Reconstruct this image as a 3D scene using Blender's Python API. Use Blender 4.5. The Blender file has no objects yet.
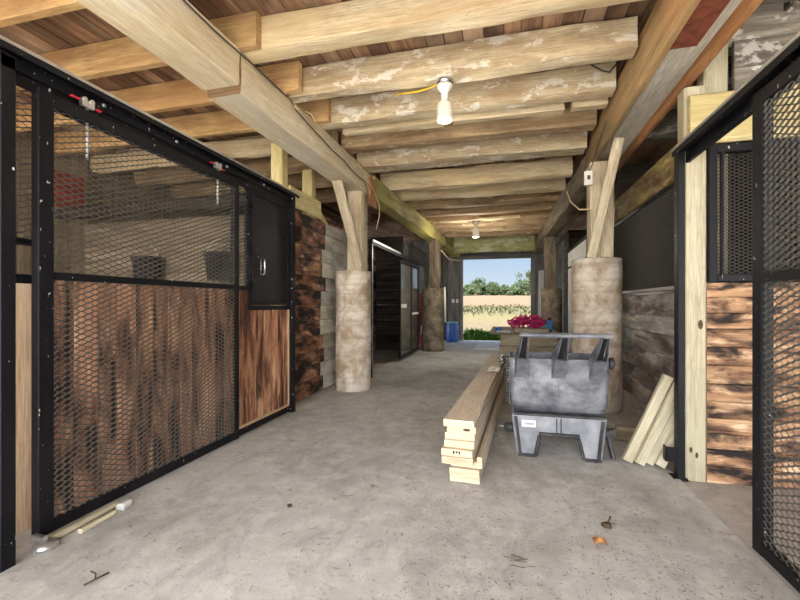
import bpy, math, random
from mathutils import Vector, Matrix, noise

R = random.Random(7)
S = bpy.context.scene
COL = S.collection
V = Vector

# ------------------------------------------------------------------ materials
class NT:
    """small helper round a node tree"""
    def __init__(s, name):
        s.m = bpy.data.materials.new(name); s.m.use_nodes = True
        s.t = s.m.node_tree; s.t.nodes.clear()
        s.out = s.n('ShaderNodeOutputMaterial')
        s.b = s.n('ShaderNodeBsdfPrincipled')
        s.l(s.b.outputs[0], s.out.inputs[0])
    def n(s, typ, **kw):
        x = s.t.nodes.new(typ)
        for k, v in kw.items(): setattr(x, k, v)
        return x
    def l(s, a, b): s.t.links.new(a, b)
    def put(s, sock, v):
        if hasattr(v, 'default_value') and hasattr(v, 'is_output'): s.l(v, sock)
        else: sock.default_value = v
    def uv(s, sx=1, sy=1, off=(0, 0, 0)):
        u = s.n('ShaderNodeUVMap'); u.uv_map = 'UVMap'
        mp = s.n('ShaderNodeMapping'); mp.inputs['Scale'].default_value = (sx, sy, 1); mp.inputs['Location'].default_value = off
        s.l(u.outputs[0], mp.inputs[0]); return mp.outputs[0]
    def obj(s, sc=(1, 1, 1), off=(0, 0, 0)):
        u = s.n('ShaderNodeTexCoord')
        mp = s.n('ShaderNodeMapping'); mp.inputs['Scale'].default_value = sc; mp.inputs['Location'].default_value = off
        s.l(u.outputs['Object'], mp.inputs[0]); return mp.outputs[0]
    def noise(s, vec, scale=1, detail=6, rough=.6, dist=0):
        x = s.n('ShaderNodeTexNoise'); s.l(vec, x.inputs['Vector'])
        x.inputs['Scale'].default_value = scale; x.inputs['Detail'].default_value = detail
        x.inputs['Roughness'].default_value = rough; x.inputs['Distortion'].default_value = dist
        return x.outputs[0]
    def ramp(s, fac, stops, interp='LINEAR'):
        x = s.n('ShaderNodeValToRGB'); s.l(fac, x.inputs[0]); cr = x.color_ramp; cr.interpolation = interp
        while len(cr.elements) < len(stops): cr.elements.new(.5)
        for e, (p, c) in zip(cr.elements, stops):
            e.position = p; e.color = (c, c, c, 1) if isinstance(c, (int, float)) else tuple(c) + (1,)
        return x.outputs[0]
    def mix(s, fac, a, b, mode='MIX'):
        x = s.n('ShaderNodeMix', data_type='RGBA', blend_type=mode)
        s.put(x.inputs[0], fac)
        for sock, v in ((x.inputs[6], a), (x.inputs[7], b)):
            if isinstance(v, tuple): v = v + (1,) if len(v) == 3 else v
            s.put(sock, v)
        return x.outputs[2]
    def math(s, op, a, b=0.0):
        x = s.n('ShaderNodeMath', operation=op); s.put(x.inputs[0], a); s.put(x.inputs[1], b); return x.outputs[0]
    def rnd(s):
        x = s.n('ShaderNodeAttribute'); x.attribute_name = 'rnd'; return x.outputs['Fac']
    def bump(s, h, strength=.3, dist=.01):
        x = s.n('ShaderNodeBump'); x.inputs['Strength'].default_value = strength; x.inputs['Distance'].default_value = dist
        s.l(h, x.inputs['Height']); s.l(x.outputs[0], s.b.inputs['Normal'])
    def fin(s, col, rough=.7, metal=0, spec=.5):
        s.put(s.b.inputs['Base Color'], col if not isinstance(col, tuple) else col + (1,) if len(col) == 3 else col)
        s.put(s.b.inputs['Roughness'], rough); s.b.inputs['Metallic'].default_value = metal
        s.b.inputs['Specular IOR Level'].default_value = spec
        return s.m

def C(r, g, b):
    f = lambda c: (c / 255 / 12.92) if c / 255 <= .04045 else ((c / 255 + .055) / 1.055) ** 2.4
    return (f(r), f(g), f(b))

def wood(name, light, dark, blotch=None, char=None, paint=None, rough=.75, var=.25, bump=.35, gs=1.0, stain=None, sat=.9, val=1.0, hue=.508):
    t = NT(name)
    g1 = t.noise(t.uv(1.1 * gs, 20 * gs), 1, 7, .62, .25)
    g2 = t.noise(t.uv(5, 130), 1, 3, .6)
    col = t.mix(t.ramp(g1, [(.34, 0.), (.66, 1.)]), dark, light)
    col = t.mix(.8, col, t.ramp(g2, [(.32, .5), (.6, 1.0)]), 'MULTIPLY')
    g3 = t.noise(t.uv(9, 26, (1.7, 5.1, 0)), 1, 6, .7, .5)
    col = t.mix(t.math('MULTIPLY', t.ramp(g3, [(.5, 0.), (.72, 1.)]), .5), col, tuple(c * .62 for c in dark))
    g4 = t.noise(t.uv(.7, 34, (2.2, 8.8, 0)), 1, 3, .5, .5)
    col = t.mix(t.math('MULTIPLY', t.ramp(g4, [(.485, 0.), (.5, 1.), (.515, 0.)]), .45), col, tuple(c * .4 for c in dark))
    if blotch:
        c, amt, sc = blotch
        b = t.noise(t.uv(1.5 * sc, 3.5 * sc, (3.1, 7.7, 0)), 1, 5, .6, .4)
        col = t.mix(t.math('MULTIPLY', t.ramp(b, [(.46, 0.), (.66, 1.)]), amt), col, c)
    if stain:
        c, amt, sc = stain
        b = t.noise(t.uv(.9 * sc, 1.6 * sc, (13.1, 2.7, 0)), 1, 4, .55)
        col = t.mix(t.math('MULTIPLY', t.ramp(b, [(.5, 0.), (.62, 1.)]), amt), col, c)
    if char:
        amt, su, sv, lo = char
        b = t.noise(t.uv(su, sv, (5.3, 1.2, 0)), 1, 6, .62, .5)
        b2 = t.math('ADD', b, t.math('MULTIPLY', t.math('SUBTRACT', g1, .5), .3))
        st = t.noise(t.uv(su * 1.3, sv * 2.2, (1.3, 6.2, 0)), 1, 5, .6, .3)
        col = t.mix(t.math('MULTIPLY', t.ramp(st, [(.53, 0.), (.66, 1.)]), .8), col, C(240, 200, 158))
        col = t.mix(t.math('MULTIPLY', t.ramp(b2, [(lo - .11, 0.), (lo, 1.)]), .8), col, C(104, 64, 44))
        col = t.mix(t.math('MULTIPLY', t.ramp(b2, [(lo - .01, 0.), (lo + .08, 1.)]), amt), col, (.014, .011, .011))
    if paint:
        c, amt, sc, lo = paint
        b = t.noise(t.uv(3.2 * sc, 6 * sc, (9.1, 4.4, 0)), 1, 9, .68, .3)
        col = t.mix(t.math('MULTIPLY', t.ramp(b, [(lo, 0.), (lo + .035, 1.)]), amt), col, c)
    r = t.ramp(t.rnd(), [(0., 1 - var), (1., 1.0)])
    col = t.mix(1.0, col, r, 'MULTIPLY')
    hs = t.n('ShaderNodeHueSaturation'); hs.inputs['Hue'].default_value = hue; hs.inputs['Saturation'].default_value = sat; hs.inputs['Value'].default_value = val; t.l(col, hs.inputs['Color']); col = hs.outputs[0]
    t.bump(t.math('ADD', t.math('MULTIPLY', g1, 1.0), t.math('MULTIPLY', g2, .5)), bump, .006)
    return t.fin(col, rough, 0, .3)

M = {}
M['joist'] = wood('old cream joist', C(244, 226, 190), C(214, 184, 142), blotch=(C(180, 140, 98), .5, 1.0), stain=(C(226, 196, 144), .5, 1.5), gs=.8)
M['joist_paint'] = wood('flaking joist', C(240, 220, 184), C(204, 174, 134), blotch=(C(168, 130, 96), .7, 1.3), paint=(C(238, 230, 216), .9, 1.1, .545), gs=.8)
M['joist_brown'] = wood('brown joist', C(214, 180, 136), C(160, 124, 88), blotch=(C(122, 90, 64), .8, 1.1), paint=(C(206, 190, 165), .8, 1.4, .6), gs=.8)
M['joist_orange'] = wood('planed orange joist', C(226, 178, 118), C(190, 138, 84), blotch=(C(222, 184, 120), .5, 1.3), stain=(C(150, 96, 52), .5, 1.0), gs=.7, bump=.15)
M['joist_grey'] = wood('grey joist', C(176, 168, 156), C(118, 108, 98), blotch=(C(84, 74, 66), .8, 1.2), paint=(C(214, 210, 204), .8, 1.1, .56), gs=.8)
M['beam'] = wood('hewn beam', C(244, 228, 196), C(224, 200, 162), blotch=(C(206, 176, 134), .5, .8), stain=(C(222, 216, 206), .7, .6), gs=.6, bump=.25)
M['beam_far'] = wood('mossy beam', C(206, 190, 112), C(158, 134, 72), blotch=(C(110, 84, 50), .7, 1.0), stain=(C(178, 170, 82), .7, .8), gs=.7)
M['sheet_far'] = wood('lichen girder', C(206, 202, 140), C(168, 160, 96), blotch=(C(120, 108, 64), .8, 1.6), stain=(C(214, 214, 176), .7, 2.0), gs=.6)
M['beam_side'] = wood('sistered plank', C(206, 166, 112), C(166, 124, 76), blotch=(C(204, 130, 70), .4, .8), stain=(C(126, 108, 74), .65, .9), gs=.7, bump=.2)
M['beam_right'] = wood('orange plank', C(210, 144, 86), C(170, 106, 56), blotch=(C(140, 72, 30), .6, 1.0), gs=.7, bump=.2)
M['beam_white'] = wood('limed beam', C(250, 244, 232), C(226, 216, 198), blotch=(C(150, 134, 112), .6, .8), gs=.6)
M['ceil'] = wood('roof boards', C(196, 146, 110), C(138, 92, 66), blotch=(C(92, 60, 46), .7, .7), stain=(C(216, 184, 154), .6, .7), var=.55, gs=.8)
M['post'] = wood('post timber', C(240, 222, 192), C(206, 182, 146), blotch=(C(150, 120, 84), .6, .8), gs=.7)
M['post_dark'] = wood('dark post timber', C(168, 148, 122), C(118, 98, 78), blotch=(C(78, 64, 52), .7, .9), gs=.7)
M['pt'] = wood('treated pine', C(238, 220, 164), C(212, 186, 120), blotch=(C(206, 184, 112), .5, .8), stain=(C(176, 150, 84), .5, 1.6), gs=.55, bump=.15, sat=.9)
M['pt_old'] = wood('weathered treated beam', C(196, 178, 96), C(140, 116, 62), blotch=(C(106, 70, 38), .8, .9), stain=(C(168, 160, 86), .7, .9), char=(.7, 1.4, 3, .56), gs=.6)
M['pt_post'] = wood('treated post', C(216, 202, 166), C(176, 158, 116), blotch=(C(190, 170, 120), .5, .7), stain=(C(196, 190, 150), .6, .9), gs=.5, bump=.2, sat=.72, val=.88)
M['fresh'] = wood('fresh lumber', C(240, 222, 194), C(216, 192, 158), blotch=(C(226, 202, 168), .5, 1.0), stain=(C(206, 194, 176), .5, .9), gs=.6, bump=.12, var=.18, sat=.78)
M['end'] = wood('sawn end', C(244, 224, 190), C(226, 198, 158), blotch=(C(176, 132, 88), .5, 6), gs=2.5, bump=.15, var=.12, sat=.85)
M['fresh2'] = wood('pale offcut', C(226, 216, 188), C(196, 182, 148), blotch=(C(206, 196, 166), .5, 1.0), gs=.6, bump=.12, var=.2)
M['char_door'] = wood('torched door planks', C(236, 190, 152), C(190, 138, 104), blotch=(C(158, 116, 94), .6, .9), char=(.9, 1.9, 5.5, .54), var=.3, gs=.8, hue=.497, sat=1.0)
M['char_panel'] = wood('torched panel planks', C(226, 174, 134), C(184, 124, 88), blotch=(C(132, 82, 58), .6, .9), char=(.75, 1.5, 6, .55), var=.25, gs=.8, hue=.497, sat=1.0)
M['char_part'] = wood('torched boards', C(226, 176, 126), C(182, 122, 78), blotch=(C(150, 98, 62), .6, 1.2), char=(.97, 3.2, 9, .535), var=.18, gs=.9, sat=.86)
M['char_wall'] = wood('heavily torched boards', C(224, 164, 112), C(164, 106, 68), blotch=(C(92, 56, 40), .7, 1.2), char=(.97, 2.4, 5, .49), var=.3, gs=.9, hue=.5)
M['lime'] = wood('limewashed boards', C(236, 232, 220), C(208, 202, 184), blotch=(C(148, 134, 112), .6, .9), stain=(C(120, 100, 80), .6, 1.2), gs=.7)
M['greyplank'] = wood('grey wall planks', C(206, 202, 200), C(150, 140, 134), blotch=(C(110, 92, 80), .8, .8), stain=(C(222, 224, 228), .7, .8), char=(.6, 1.2, 3.0, .6), gs=.8, var=.3, sat=.6)
M['barn'] = wood('barn boards', C(196, 176, 148), C(150, 126, 98), blotch=(C(110, 88, 66), .6, .8), var=.35, gs=.8, val=.78)
M['barn_grey'] = wood('barn boards grey', C(156, 152, 146), C(110, 104, 96), blotch=(C(84, 76, 68), .6, .8), var=.35, gs=.8)
M['dark_shade'] = wood('dark boards and painted shade', C(86, 74, 64), C(52, 44, 38), blotch=(C(34, 28, 24), .7, .9), gs=.8, var=.35)  # dark colour stands in for shade inside the stalls
M['beam_end'] = wood('weathered beam end', C(150, 112, 74), C(104, 74, 48), blotch=(C(80, 56, 38), .7, 3), gs=1.5)
M['ply'] = wood('weathered plywood', C(150, 138, 122), C(112, 98, 84), blotch=(C(90, 78, 66), .6, 1.2), gs=.6)
M['crib'] = wood('crib timber', C(206, 190, 162), C(164, 144, 114), blotch=(C(120, 98, 74), .7, 1.2), gs=.8)
M['strip'] = wood('clean strip', C(240, 204, 168), C(222, 172, 132), blotch=(C(240, 214, 180), .5, .6), gs=.6, bump=.15)

def plain(name, col, rough=.5, metal=0, spec=.5, nz=None, bump=0):
    t = NT(name)
    if nz:
        c2, sc, amt = nz
        n = t.noise(t.obj((sc, sc, sc)), 1, 6, .6)
        c = t.mix(t.math('MULTIPLY', t.ramp(n, [(.4, 0.), (.65, 1.)]), amt), col, c2)
        if bump: t.bump(n, bump, .01)
        return t.fin(c, rough, metal, spec)
    return t.fin(col, rough, metal, spec)

def black_metal(name, base=(.006, .006, .008), rough=.3, specks=.72):
    t = NT(name)
    n = t.noise(t.obj((55, 55, 30)), 1, 2, .5)
    d = t.noise(t.obj((4, 4, 2)), 1, 6, .65)
    col = t.mix(t.math('MULTIPLY', t.ramp(d, [(.5, 0.), (.75, 1.)]), .3), base, (.035, .034, .033))
    col = t.mix(t.ramp(n, [(specks, 0.), (specks + .02, 1.)]), col, (.55, .55, .52))
    return t.fin(col, t.ramp(d, [(.35, rough + .1), (.7, rough + .3)]), 0, .18)
M['black'] = black_metal('black painted steel')
M['black2'] = black_metal('black painted steel sheet', (.013, .013, .015), .38, .74)
M['mesh'] = plain('expanded steel mesh', (.13, .125, .115), .38, .45, .6)
M['galv'] = plain('zinc plated steel', (.62, .63, .65), .35, .9)
M['chrome'] = plain('brushed steel', (.7, .71, .73), .25, 1)
M['sheet'] = plain('polished door sheet', (.30, .32, .30), .16, .75, .6, ((.12, .13, .11), 1.2, .8))
M['rust'] = plain('rusty plate', C(128, 72, 52), .85, 0, .3, (C(96, 50, 38), 14, .9), .4)
M['redclip'] = plain('red paint', C(190, 40, 52), .5)
M['white_plastic'] = plain('white plastic', C(232, 230, 222), .4)
M['switch'] = plain('switch enamel', C(226, 224, 212), .5)
M['wire'] = plain('dark cable', (.05, .045, .04), .6)
M['wire_tan'] = plain('tan cable', C(190, 170, 130), .6)
M['wire_yellow'] = plain('yellow cable', C(216, 176, 36), .5)
M['blue'] = plain('blue plastic', C(38, 78, 150), .4, 0, .5, (C(70, 110, 175), 5, .6))
M['bluecan'] = plain('blue tin', C(50, 120, 200), .3)
M['red'] = plain('red plastic', C(196, 40, 38), .45)
M['redwood'] = wood('red painted board', C(168, 62, 50), C(130, 44, 38), blotch=(C(110, 40, 34), .5, 1), gs=.6)
M['pink'] = plain('pink net', C(206, 52, 118), .7, 0, .3, (C(150, 30, 84), 18, .7))
M['teal'] = plain('teal plastic', C(120, 170, 165), .5)
M['card'] = plain('cardboard', C(176, 160, 140), .85, 0, .2, (C(150, 134, 114), 6, .6))
M['cartpl'] = (lambda t: (t.bump(t.noise(t.obj((30, 30, 30)), 1, 3), .1, .004), t.fin(
    t.mix(t.math('MULTIPLY', t.ramp(t.noise(t.obj((5, 5, 7)), 1, 7, .65), [(.4, 0.), (.64, 1.)]), .7), C(66, 69, 77), C(146, 148, 154)), .48, 0, .5))[1])(NT('dusty dark plastic'))
M['cartbase'] = plain('grey plastic lightened for reflection', C(122, 126, 134), .42, 0, .5, (C(176, 178, 182), 7, .6))  # lighter than the tub: reflected light put into the colour
M['cartdark'] = plain('black plastic', (.022, .022, .026), .45, 0, .5, ((.09, .09, .09), 9, .6))
M['sticker'] = plain('sticker paper', C(232, 232, 232), .5)
M['ink'] = plain('black ink', (.02, .02, .02), .6)
M['rubber'] = plain('black rubber', (.02, .02, .02), .6, 0, .4, ((.06, .06, .058), 6, .6))
M['cap'] = plain('pale panel', C(216, 216, 212), .6, 0, .3, (C(180, 178, 172), 5, .6))
M['bulb'] = None
def bulb():
    t = NT('lit bulb plastic'); t.fin(C(206, 204, 188), .35)
    t.b.inputs['Emission Color'].default_value = (1, .96, .84, 1); t.b.inputs['Emission Strength'].default_value = .05
    return t.m
M['bulb'] = bulb()

def concrete(name, a, b, c, sc=1.0, spots=True, stains=None):
    t = NT(name)
    p = t.obj((1, 1, 1))
    n1 = t.noise(p, .9 * sc, 8, .62, .3)
    n2 = t.noise(p, 7 * sc, 8, .7, .2)
    n3 = t.noise(p, 60 * sc, 4, .6)
    col = t.mix(t.ramp(n1, [(.36, 0.), (.64, 1.)]), a, b)
    col = t.mix(t.math('MULTIPLY', t.ramp(n2, [(.46, 0.), (.62, 1.)]), .6), col, c)
    n8 = t.noise(t.obj((1, .45, 1), (7, 3, 0)), 5, 8, .72, .6)
    col = t.mix(t.math('MULTIPLY', t.ramp(n8, [(.50, 0.), (.66, 1.)]), .5), col, tuple(k * .66 for k in b))
    if stains:
        n5 = t.noise(t.obj((.8, .55, 1), (4, 9, 0)), 1.0, 7, .65, .4)
        col = t.mix(t.math('MULTIPLY', t.ramp(n5, [(.52, 0.), (.66, 1.)]), stains[1]), col, stains[0])
    if spots:
        n4 = t.noise(t.obj((1, .6, 1)), 34, 5, .75, .5)
        col = t.mix(t.math('MULTIPLY', t.ramp(n4, [(.60, 0.), (.70, 1.)]), .8), col, C(92, 82, 70))
        n6 = t.noise(t.obj((.6, 1, 1), (2, 2, 0)), 15, 6, .75, .6)
        col = t.mix(t.math('MULTIPLY', t.ramp(n6, [(.58, 0.), (.70, 1.)]), .6), col, C(112, 104, 94))
    t.bump(t.math('ADD', n2, t.math('MULTIPLY', n3, .4)), .35, .01)
    return t.fin(col, .85, 0, .25)
M['floor'] = concrete('concrete floor', C(200, 201, 199), C(172, 173, 171), C(215, 215, 212), 1.0, True, (C(146, 142, 134), .75))
M['floor2'] = concrete('stall floor', C(186, 182, 176), C(166, 160, 152), C(196, 192, 186), 1.0, True, (C(140, 130, 118), .6))
def col_mat():
    t = NT('cast column'); p = t.obj((1, 1, 1))
    rings = t.noise(t.obj((1.2, 1.2, 16)), 1, 5, .6, .2)
    n1 = t.noise(p, 3.2, 8, .65, .3); n2 = t.noise(p, 16, 6, .7)
    col = t.mix(t.ramp(n1, [(.40, 0.), (.59, 1.)]), C(160, 138, 114), C(216, 206, 190))
    col = t.mix(t.math('MULTIPLY', t.ramp(rings, [(.5, 0.), (.68, 1.)]), .5), col, C(146, 126, 104))
    col = t.mix(t.math('MULTIPLY', t.ramp(n2, [(.55, 0.), (.7, 1.)]), .5), col, C(216, 206, 190))
    t.bump(t.math('ADD', n2, t.math('MULTIPLY', rings, 1.2)), .4, .012)
    return t.fin(col, .85, 0, .2)
M['column'] = col_mat()
def col_dark():
    t = NT('dark cast column'); p = t.obj((1, 1, 1))
    n1 = t.noise(p, 4, 8, .7, .3)
    col = t.mix(t.ramp(n1, [(.36, 0.), (.64, 1.)]), C(74, 64, 54), C(150, 136, 116))
    t.bump(n1, .5, .02); return t.fin(col, .9, 0, .2)
M['column_dark'] = col_dark()
def field_mat():
    t = NT('dry field'); g = t.n('ShaderNodeTexCoord')
    sep = t.n('ShaderNodeSeparateXYZ'); t.l(g.outputs['Object'], sep.inputs[0])
    y = sep.outputs['Y']
    n = t.noise(t.obj((.35, .06, 1)), 1, 7, .7, .2); n2 = t.noise(t.obj((2.2, .9, 1)), 1, 6, .7)
    yy = t.math('ADD', y, t.math('MULTIPLY', t.math('SUBTRACT', n, .5), 14))
    base = t.ramp(t.math('DIVIDE', yy, 130.), [(.0, (.072, .058, .036)), (.09, (.080, .062, .040)), (.17, (.080, .068, .034)), (.30, (.056, .050, .026)), (.36, (.088, .061, .040)), (.8, (.092, .065, .045))])
    col = t.mix(t.math('MULTIPLY', t.ramp(n2, [(.45, 0.), (.65, 1.)]), .5), base, (.040, .040, .018))
    t.bump(n2, .6, .2); return t.fin(col, .95, 0, .1)
M['field'] = field_mat()
M['gravel'] = plain('yard gravel', C(222, 212, 196), .95, 0, .1, (C(160, 150, 136), 3, .6), .4)
def leaf(name, a, b):
    t = NT(name); n = t.noise(t.obj((.7, .7, .7)), 3, 5, .7)
    return t.fin(t.mix(t.ramp(n, [(.38, 0.), (.62, 1.)]), tuple(c * .88 for c in a), tuple(c * .88 for c in b)), .7, 0, .2)
M['leaf_tree'] = leaf('tree leaves', (.014, .026, .009), (.032, .046, .014))
M['leaf_tree2'] = leaf('tree leaves light', (.020, .034, .013), (.042, .058, .024))
M['leaf_weed'] = leaf('weed leaves', (.06, .17, .02), (.12, .24, .04))
M['leaf_dry'] = leaf('rough grass', (.056, .052, .026), (.040, .040, .019))
M['bark'] = plain('bark', C(90, 76, 60), .9)
M['straw'] = wood('straw bits', C(164, 150, 128), C(112, 100, 84), var=.5)
M['leaf_brown'] = plain('dead leaf', C(190, 136, 88), .8, 0, .2, (C(140, 92, 58), 40, .6))
M['manure'] = plain('dark clod', C(70, 60, 48), .9, 0, .1, (C(104, 92, 74), 40, .6))

# ------------------------------------------------------------------ mesh builder
class MB:
    def __init__(s): s.v = []; s.f = []; s.uv = []; s.rn = []; s.mi = []; s.sm = []
    def poly(s, idx, uv, r=.5, mi=0, sm=False):
        s.f.append(idx); s.uv.append(uv); s.rn.append(r); s.mi.append(mi); s.sm.append(sm)
    def sweep(s, p0, p1, w, h, up=(0, 0, 1), ch=.006, seg=1, wob=0, mi=0, mie=None, seed=None, twist=0, sag=0, taper=1.0):
        """timber from p0 to p1; w across, h along up; axis passes through the middle"""
        rr = random.Random(R.random() if seed is None else seed)
        p0, p1, up = V(p0), V(p1), V(up)
        ax = p1 - p0; L = ax.length; ax.normalize()
        sx = ax.cross(up).normalized(); uy = sx.cross(ax).normalized()
        a, b, c = w / 2, h / 2, min(ch, w / 3, h / 3)
        cs = [(-a + c, -b), (a - c, -b), (a, -b + c), (a, b - c), (a - c, b), (-a + c, b), (-a, b - c), (-a, -b + c)]
        if wob and seg > 3:
            cs = [(-a + c, -b), (0, -b), (a - c, -b), (a, -b + c), (a, 0), (a, b - c), (a - c, b), (0, b), (-a + c, b), (-a, b - c), (-a, 0), (-a, -b + c)]
        n = len(cs); per = [0]
        for i in range(n):
            q, k = cs[i], cs[(i + 1) % n]; per.append(per[-1] + math.hypot(q[0] - k[0], q[1] - k[1]))
        uo, vo = rr.uniform(0, 60), rr.uniform(0, 60); r = rr.random(); base = len(s.v); ns = rr.uniform(0, 100)
        for i in range(seg + 1):
            t = i / seg; c0 = p0 + ax * (L * t)
            k = 1 + (taper - 1) * t
            for j, (x, y) in enumerate(cs):
                d = V((0, 0, 0))
                if wob:
                    q = V((t * L * 1.3 + ns, j * .8, ns)); e = V((t * L * 5 + ns, j * 2.1, ns + 9))
                    d = (sx * noise.noise(q) + uy * noise.noise(q + V((7, 7, 7)))) * wob + (sx * noise.noise(e) + uy * noise.noise(e + V((3, 3, 3)))) * wob * .35
                s.v.append(c0 + sx * x * k + uy * (y * k - sag * math.sin(math.pi * t)) + d)
        for i in range(seg):
            u0, u1 = uo + L * i / seg, uo + L * (i + 1) / seg
            for j in range(n):
                A = base + i * n + j; B = base + i * n + (j + 1) % n
                s.poly((A, B, B + n, A + n), [(u0, vo + per[j]), (u0, vo + per[j + 1]), (u1, vo + per[j + 1]), (u1, vo + per[j])], r, mi, bool(wob))
        e = mi if mie is None else mie
        s.poly(tuple(base + j for j in reversed(range(n))), [(uo + cs[j][0] * .3, vo + cs[j][1]) for j in reversed(range(n))], r, e)
        s.poly(tuple(base + seg * n + j for j in range(n)), [(uo + cs[j][0] * .3, vo + cs[j][1]) for j in range(n)], r, e)
    def box(s, a, b, long=None, ch=.004, mi=0, mie=None):
        a = V([min(x, y) for x, y in zip(a, b)]); b = V([max(x, y) for x, y in zip(a, b)]) if False else V([max(x, y) for x, y in zip(a, b)])
        d = b - a; m = (a + b) / 2
        k = long if long is not None else max(range(3), key=lambda i: d[i])
        p0, p1 = m.copy(), m.copy(); p0[k] = a[k]; p1[k] = b[k]
        up = V((0, 0, 1)) if k != 2 else V((0, 1, 0))
        ax = V((0, 0, 0)); ax[k] = 1; sx = ax.cross(up)
        w = sum(abs(sx[i]) * d[i] for i in range(3)); h = sum(abs(up[i]) * d[i] for i in range(3))
        s.sweep(p0, p1, w, h, up, ch, 1, 0, mi, mie)
    def lathe(s, prof, c, axis=(0, 0, 1), n=24, mi=0, sm=True, wob=0):
        """prof: (radius, height) list"""
        ax = V(axis).normalized(); t = V((1, 0, 0)) if abs(ax.x) < .9 else V((0, 1, 0))
        x = ax.cross(t).normalized(); y = ax.cross(x); base = len(s.v); c = V(c); r = R.random(); ns = R.uniform(0, 90)
        for rad, h in prof:
            for j in range(n):
                an = 2 * math.pi * j / n
                rd = rad * (1 + wob * noise.noise(V((math.cos(an) * 1.5 + ns, math.sin(an) * 1.5, h * 2.2))))
                s.v.append(c + ax * h + (x * math.cos(an) + y * math.sin(an)) * rd)
        for i in range(len(prof) - 1):
            for j in range(n):
                A = base + i * n + j; B = base + i * n + (j + 1) % n
                s.poly((A, B, B + n, A + n), [(prof[i][1], j / n), (prof[i][1], (j + 1) / n), (prof[i + 1][1], (j + 1) / n), (prof[i + 1][1], j / n)], r, mi, sm)
        s.poly(tuple(base + j for j in reversed(range(n))), [(0, 0)] * n, r, mi)
        e = base + (len(prof) - 1) * n
        s.poly(tuple(e + j for j in range(n)), [(0, 0)] * n, r, mi)
    def tube(s, pts, rad, n=8, mi=0):
        pts = [V(p) for p in pts]; base = len(s.v); r = R.random(); L = 0
        for i, p in enumerate(pts):
            d = (pts[min(i + 1, len(pts) - 1)] - pts[max(i - 1, 0)]).normalized()
            t = V((0, 0, 1)) if abs(d.z) < .9 else V((1, 0, 0))
            x = d.cross(t).normalized(); y = d.cross(x)
            for j in range(n):
                an = 2 * math.pi * j / n; s.v.append(p + (x * math.cos(an) + y * math.sin(an)) * rad)
        for i in range(len(pts) - 1):
            for j in range(n):
                A = base + i * n + j; B = base + i * n + (j + 1) % n
                s.poly((A, A + n, B + n, B), [(i * .1, j * .01)] * 4, r, mi, True)
        s.poly(tuple(base + j for j in range(n)), [(0, 0)] * n, r, mi)
        e = base + (len(pts) - 1) * n
        s.poly(tuple(e + j for j in reversed(range(n))), [(0, 0)] * n, r, mi)
    def extrude(s, outline, o, ux, uy, depth, mi=0, ch=0):
        """outline polygon in (ux, uy) from o, extruded along ux x uy by depth (both signs)"""
        ux, uy, o = V(ux), V(uy), V(o); nz = ux.cross(uy).normalized(); base = len(s.v); n = len(outline); r = R.random()
        for z in (0, depth):
            for x, y in outline: s.v.append(o + ux * x + uy * y + nz * z)
        s.poly(tuple(base + i for i in reversed(range(n))), [outline[i] for i in reversed(range(n))], r, mi)
        s.poly(tuple(base + n + i for i in range(n)), [outline[i] for i in range(n)], r, mi)
        for i in range(n):
            j = (i + 1) % n
            s.poly((base + i, base + j, base + n + j, base + n + i), [outline[i], outline[j], outline[j], outline[i]], r, mi)
    def grid(s, fn, nu, nv, mi=0, sm=True, us=1, vs=1):
        base = len(s.v); r = R.random()
        for i in range(nu + 1):
            for j in range(nv + 1): s.v.append(V(fn(i / nu, j / nv)))
        for i in range(nu):
            for j in range(nv):
                A = base + i * (nv + 1) + j
                q = lambda a, b: (a / nu * us, b / nv * vs)
                s.poly((A, A + nv + 1, A + nv + 2, A + 1), [q(i, j), q(i + 1, j), q(i + 1, j + 1), q(i, j + 1)], r, mi, sm)
    def expanded(s, o, ux, uz, W, H, lw=.074, sh=.031, t=.0072, dep=.009):
        """expanded-metal: zigzag strands of diamonds, long way along ux"""
        o, ux, uz = V(o), V(ux).normalized(), V(uz).normalized(); nn = ux.cross(uz).normalized()
        rows = int(H / (sh / 2)); half = lw / 2; nc = int(W / half)
        r = .5
        for k in range(rows):
            zc = (k + .5) * sh / 2; sg = 1 if k % 2 == 0 else -1
            base = len(s.v); amp = sh / 4 
            for i in range(nc + 1):
                # bonds are flat: knuckle of 2 points
                x0 = min(i * W / nc, W); z0 = zc + amp * sg * (1 if i % 2 == 0 else -1)
                kn = .13 * half
                for dx in (-kn, kn):
                    x = min(max(x0 + dx, 0), W)
                    p = o + ux * x + uz * z0
                    s.v += [p - uz * t * .5 + nn * dep * .35, p + uz * t * .5 - nn * dep * .35, p + uz * t * .5 - nn * dep * .35 - nn * .0022 - uz * .001, p - uz * t * .5 + nn * dep * .35 - nn * .0022 - uz * .001]
            for i in range(2 * (nc + 1) - 1):
                A = base + i * 4
                for j in range(4):
                    B = A + (j + 1) % 4
                    s.poly((A + j, A + j + 4, B + 4, B), [(0, 0)] * 4, r)
    def build(s, name, mats, parent=None, origin=None, bevel=0, split=False):
        if not isinstance(mats, (list, tuple)): mats = [mats]
        lo = V([min(p[i] for p in s.v) for i in range(3)]); hi = V([max(p[i] for p in s.v) for i in range(3)])
        org = V(origin) if origin is not None else V(((lo.x + hi.x) / 2, (lo.y + hi.y) / 2, lo.z))
        me = bpy.data.meshes.new(name)
        me.from_pydata([tuple(p - org) for p in s.v], [], s.f)
        ul = me.uv_layers.new(name='UVMap')
        flat = [c for f in s.uv for q in f for c in q]
        ul.data.foreach_set('uv', flat)
        at = me.attributes.new('rnd', 'FLOAT', 'FACE'); at.data.foreach_set('value', s.rn)
        for m in mats: me.materials.append(M[m])
        me.polygons.foreach_set('material_index', s.mi); me.polygons.foreach_set('use_smooth', s.sm)
        me.update()
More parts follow.
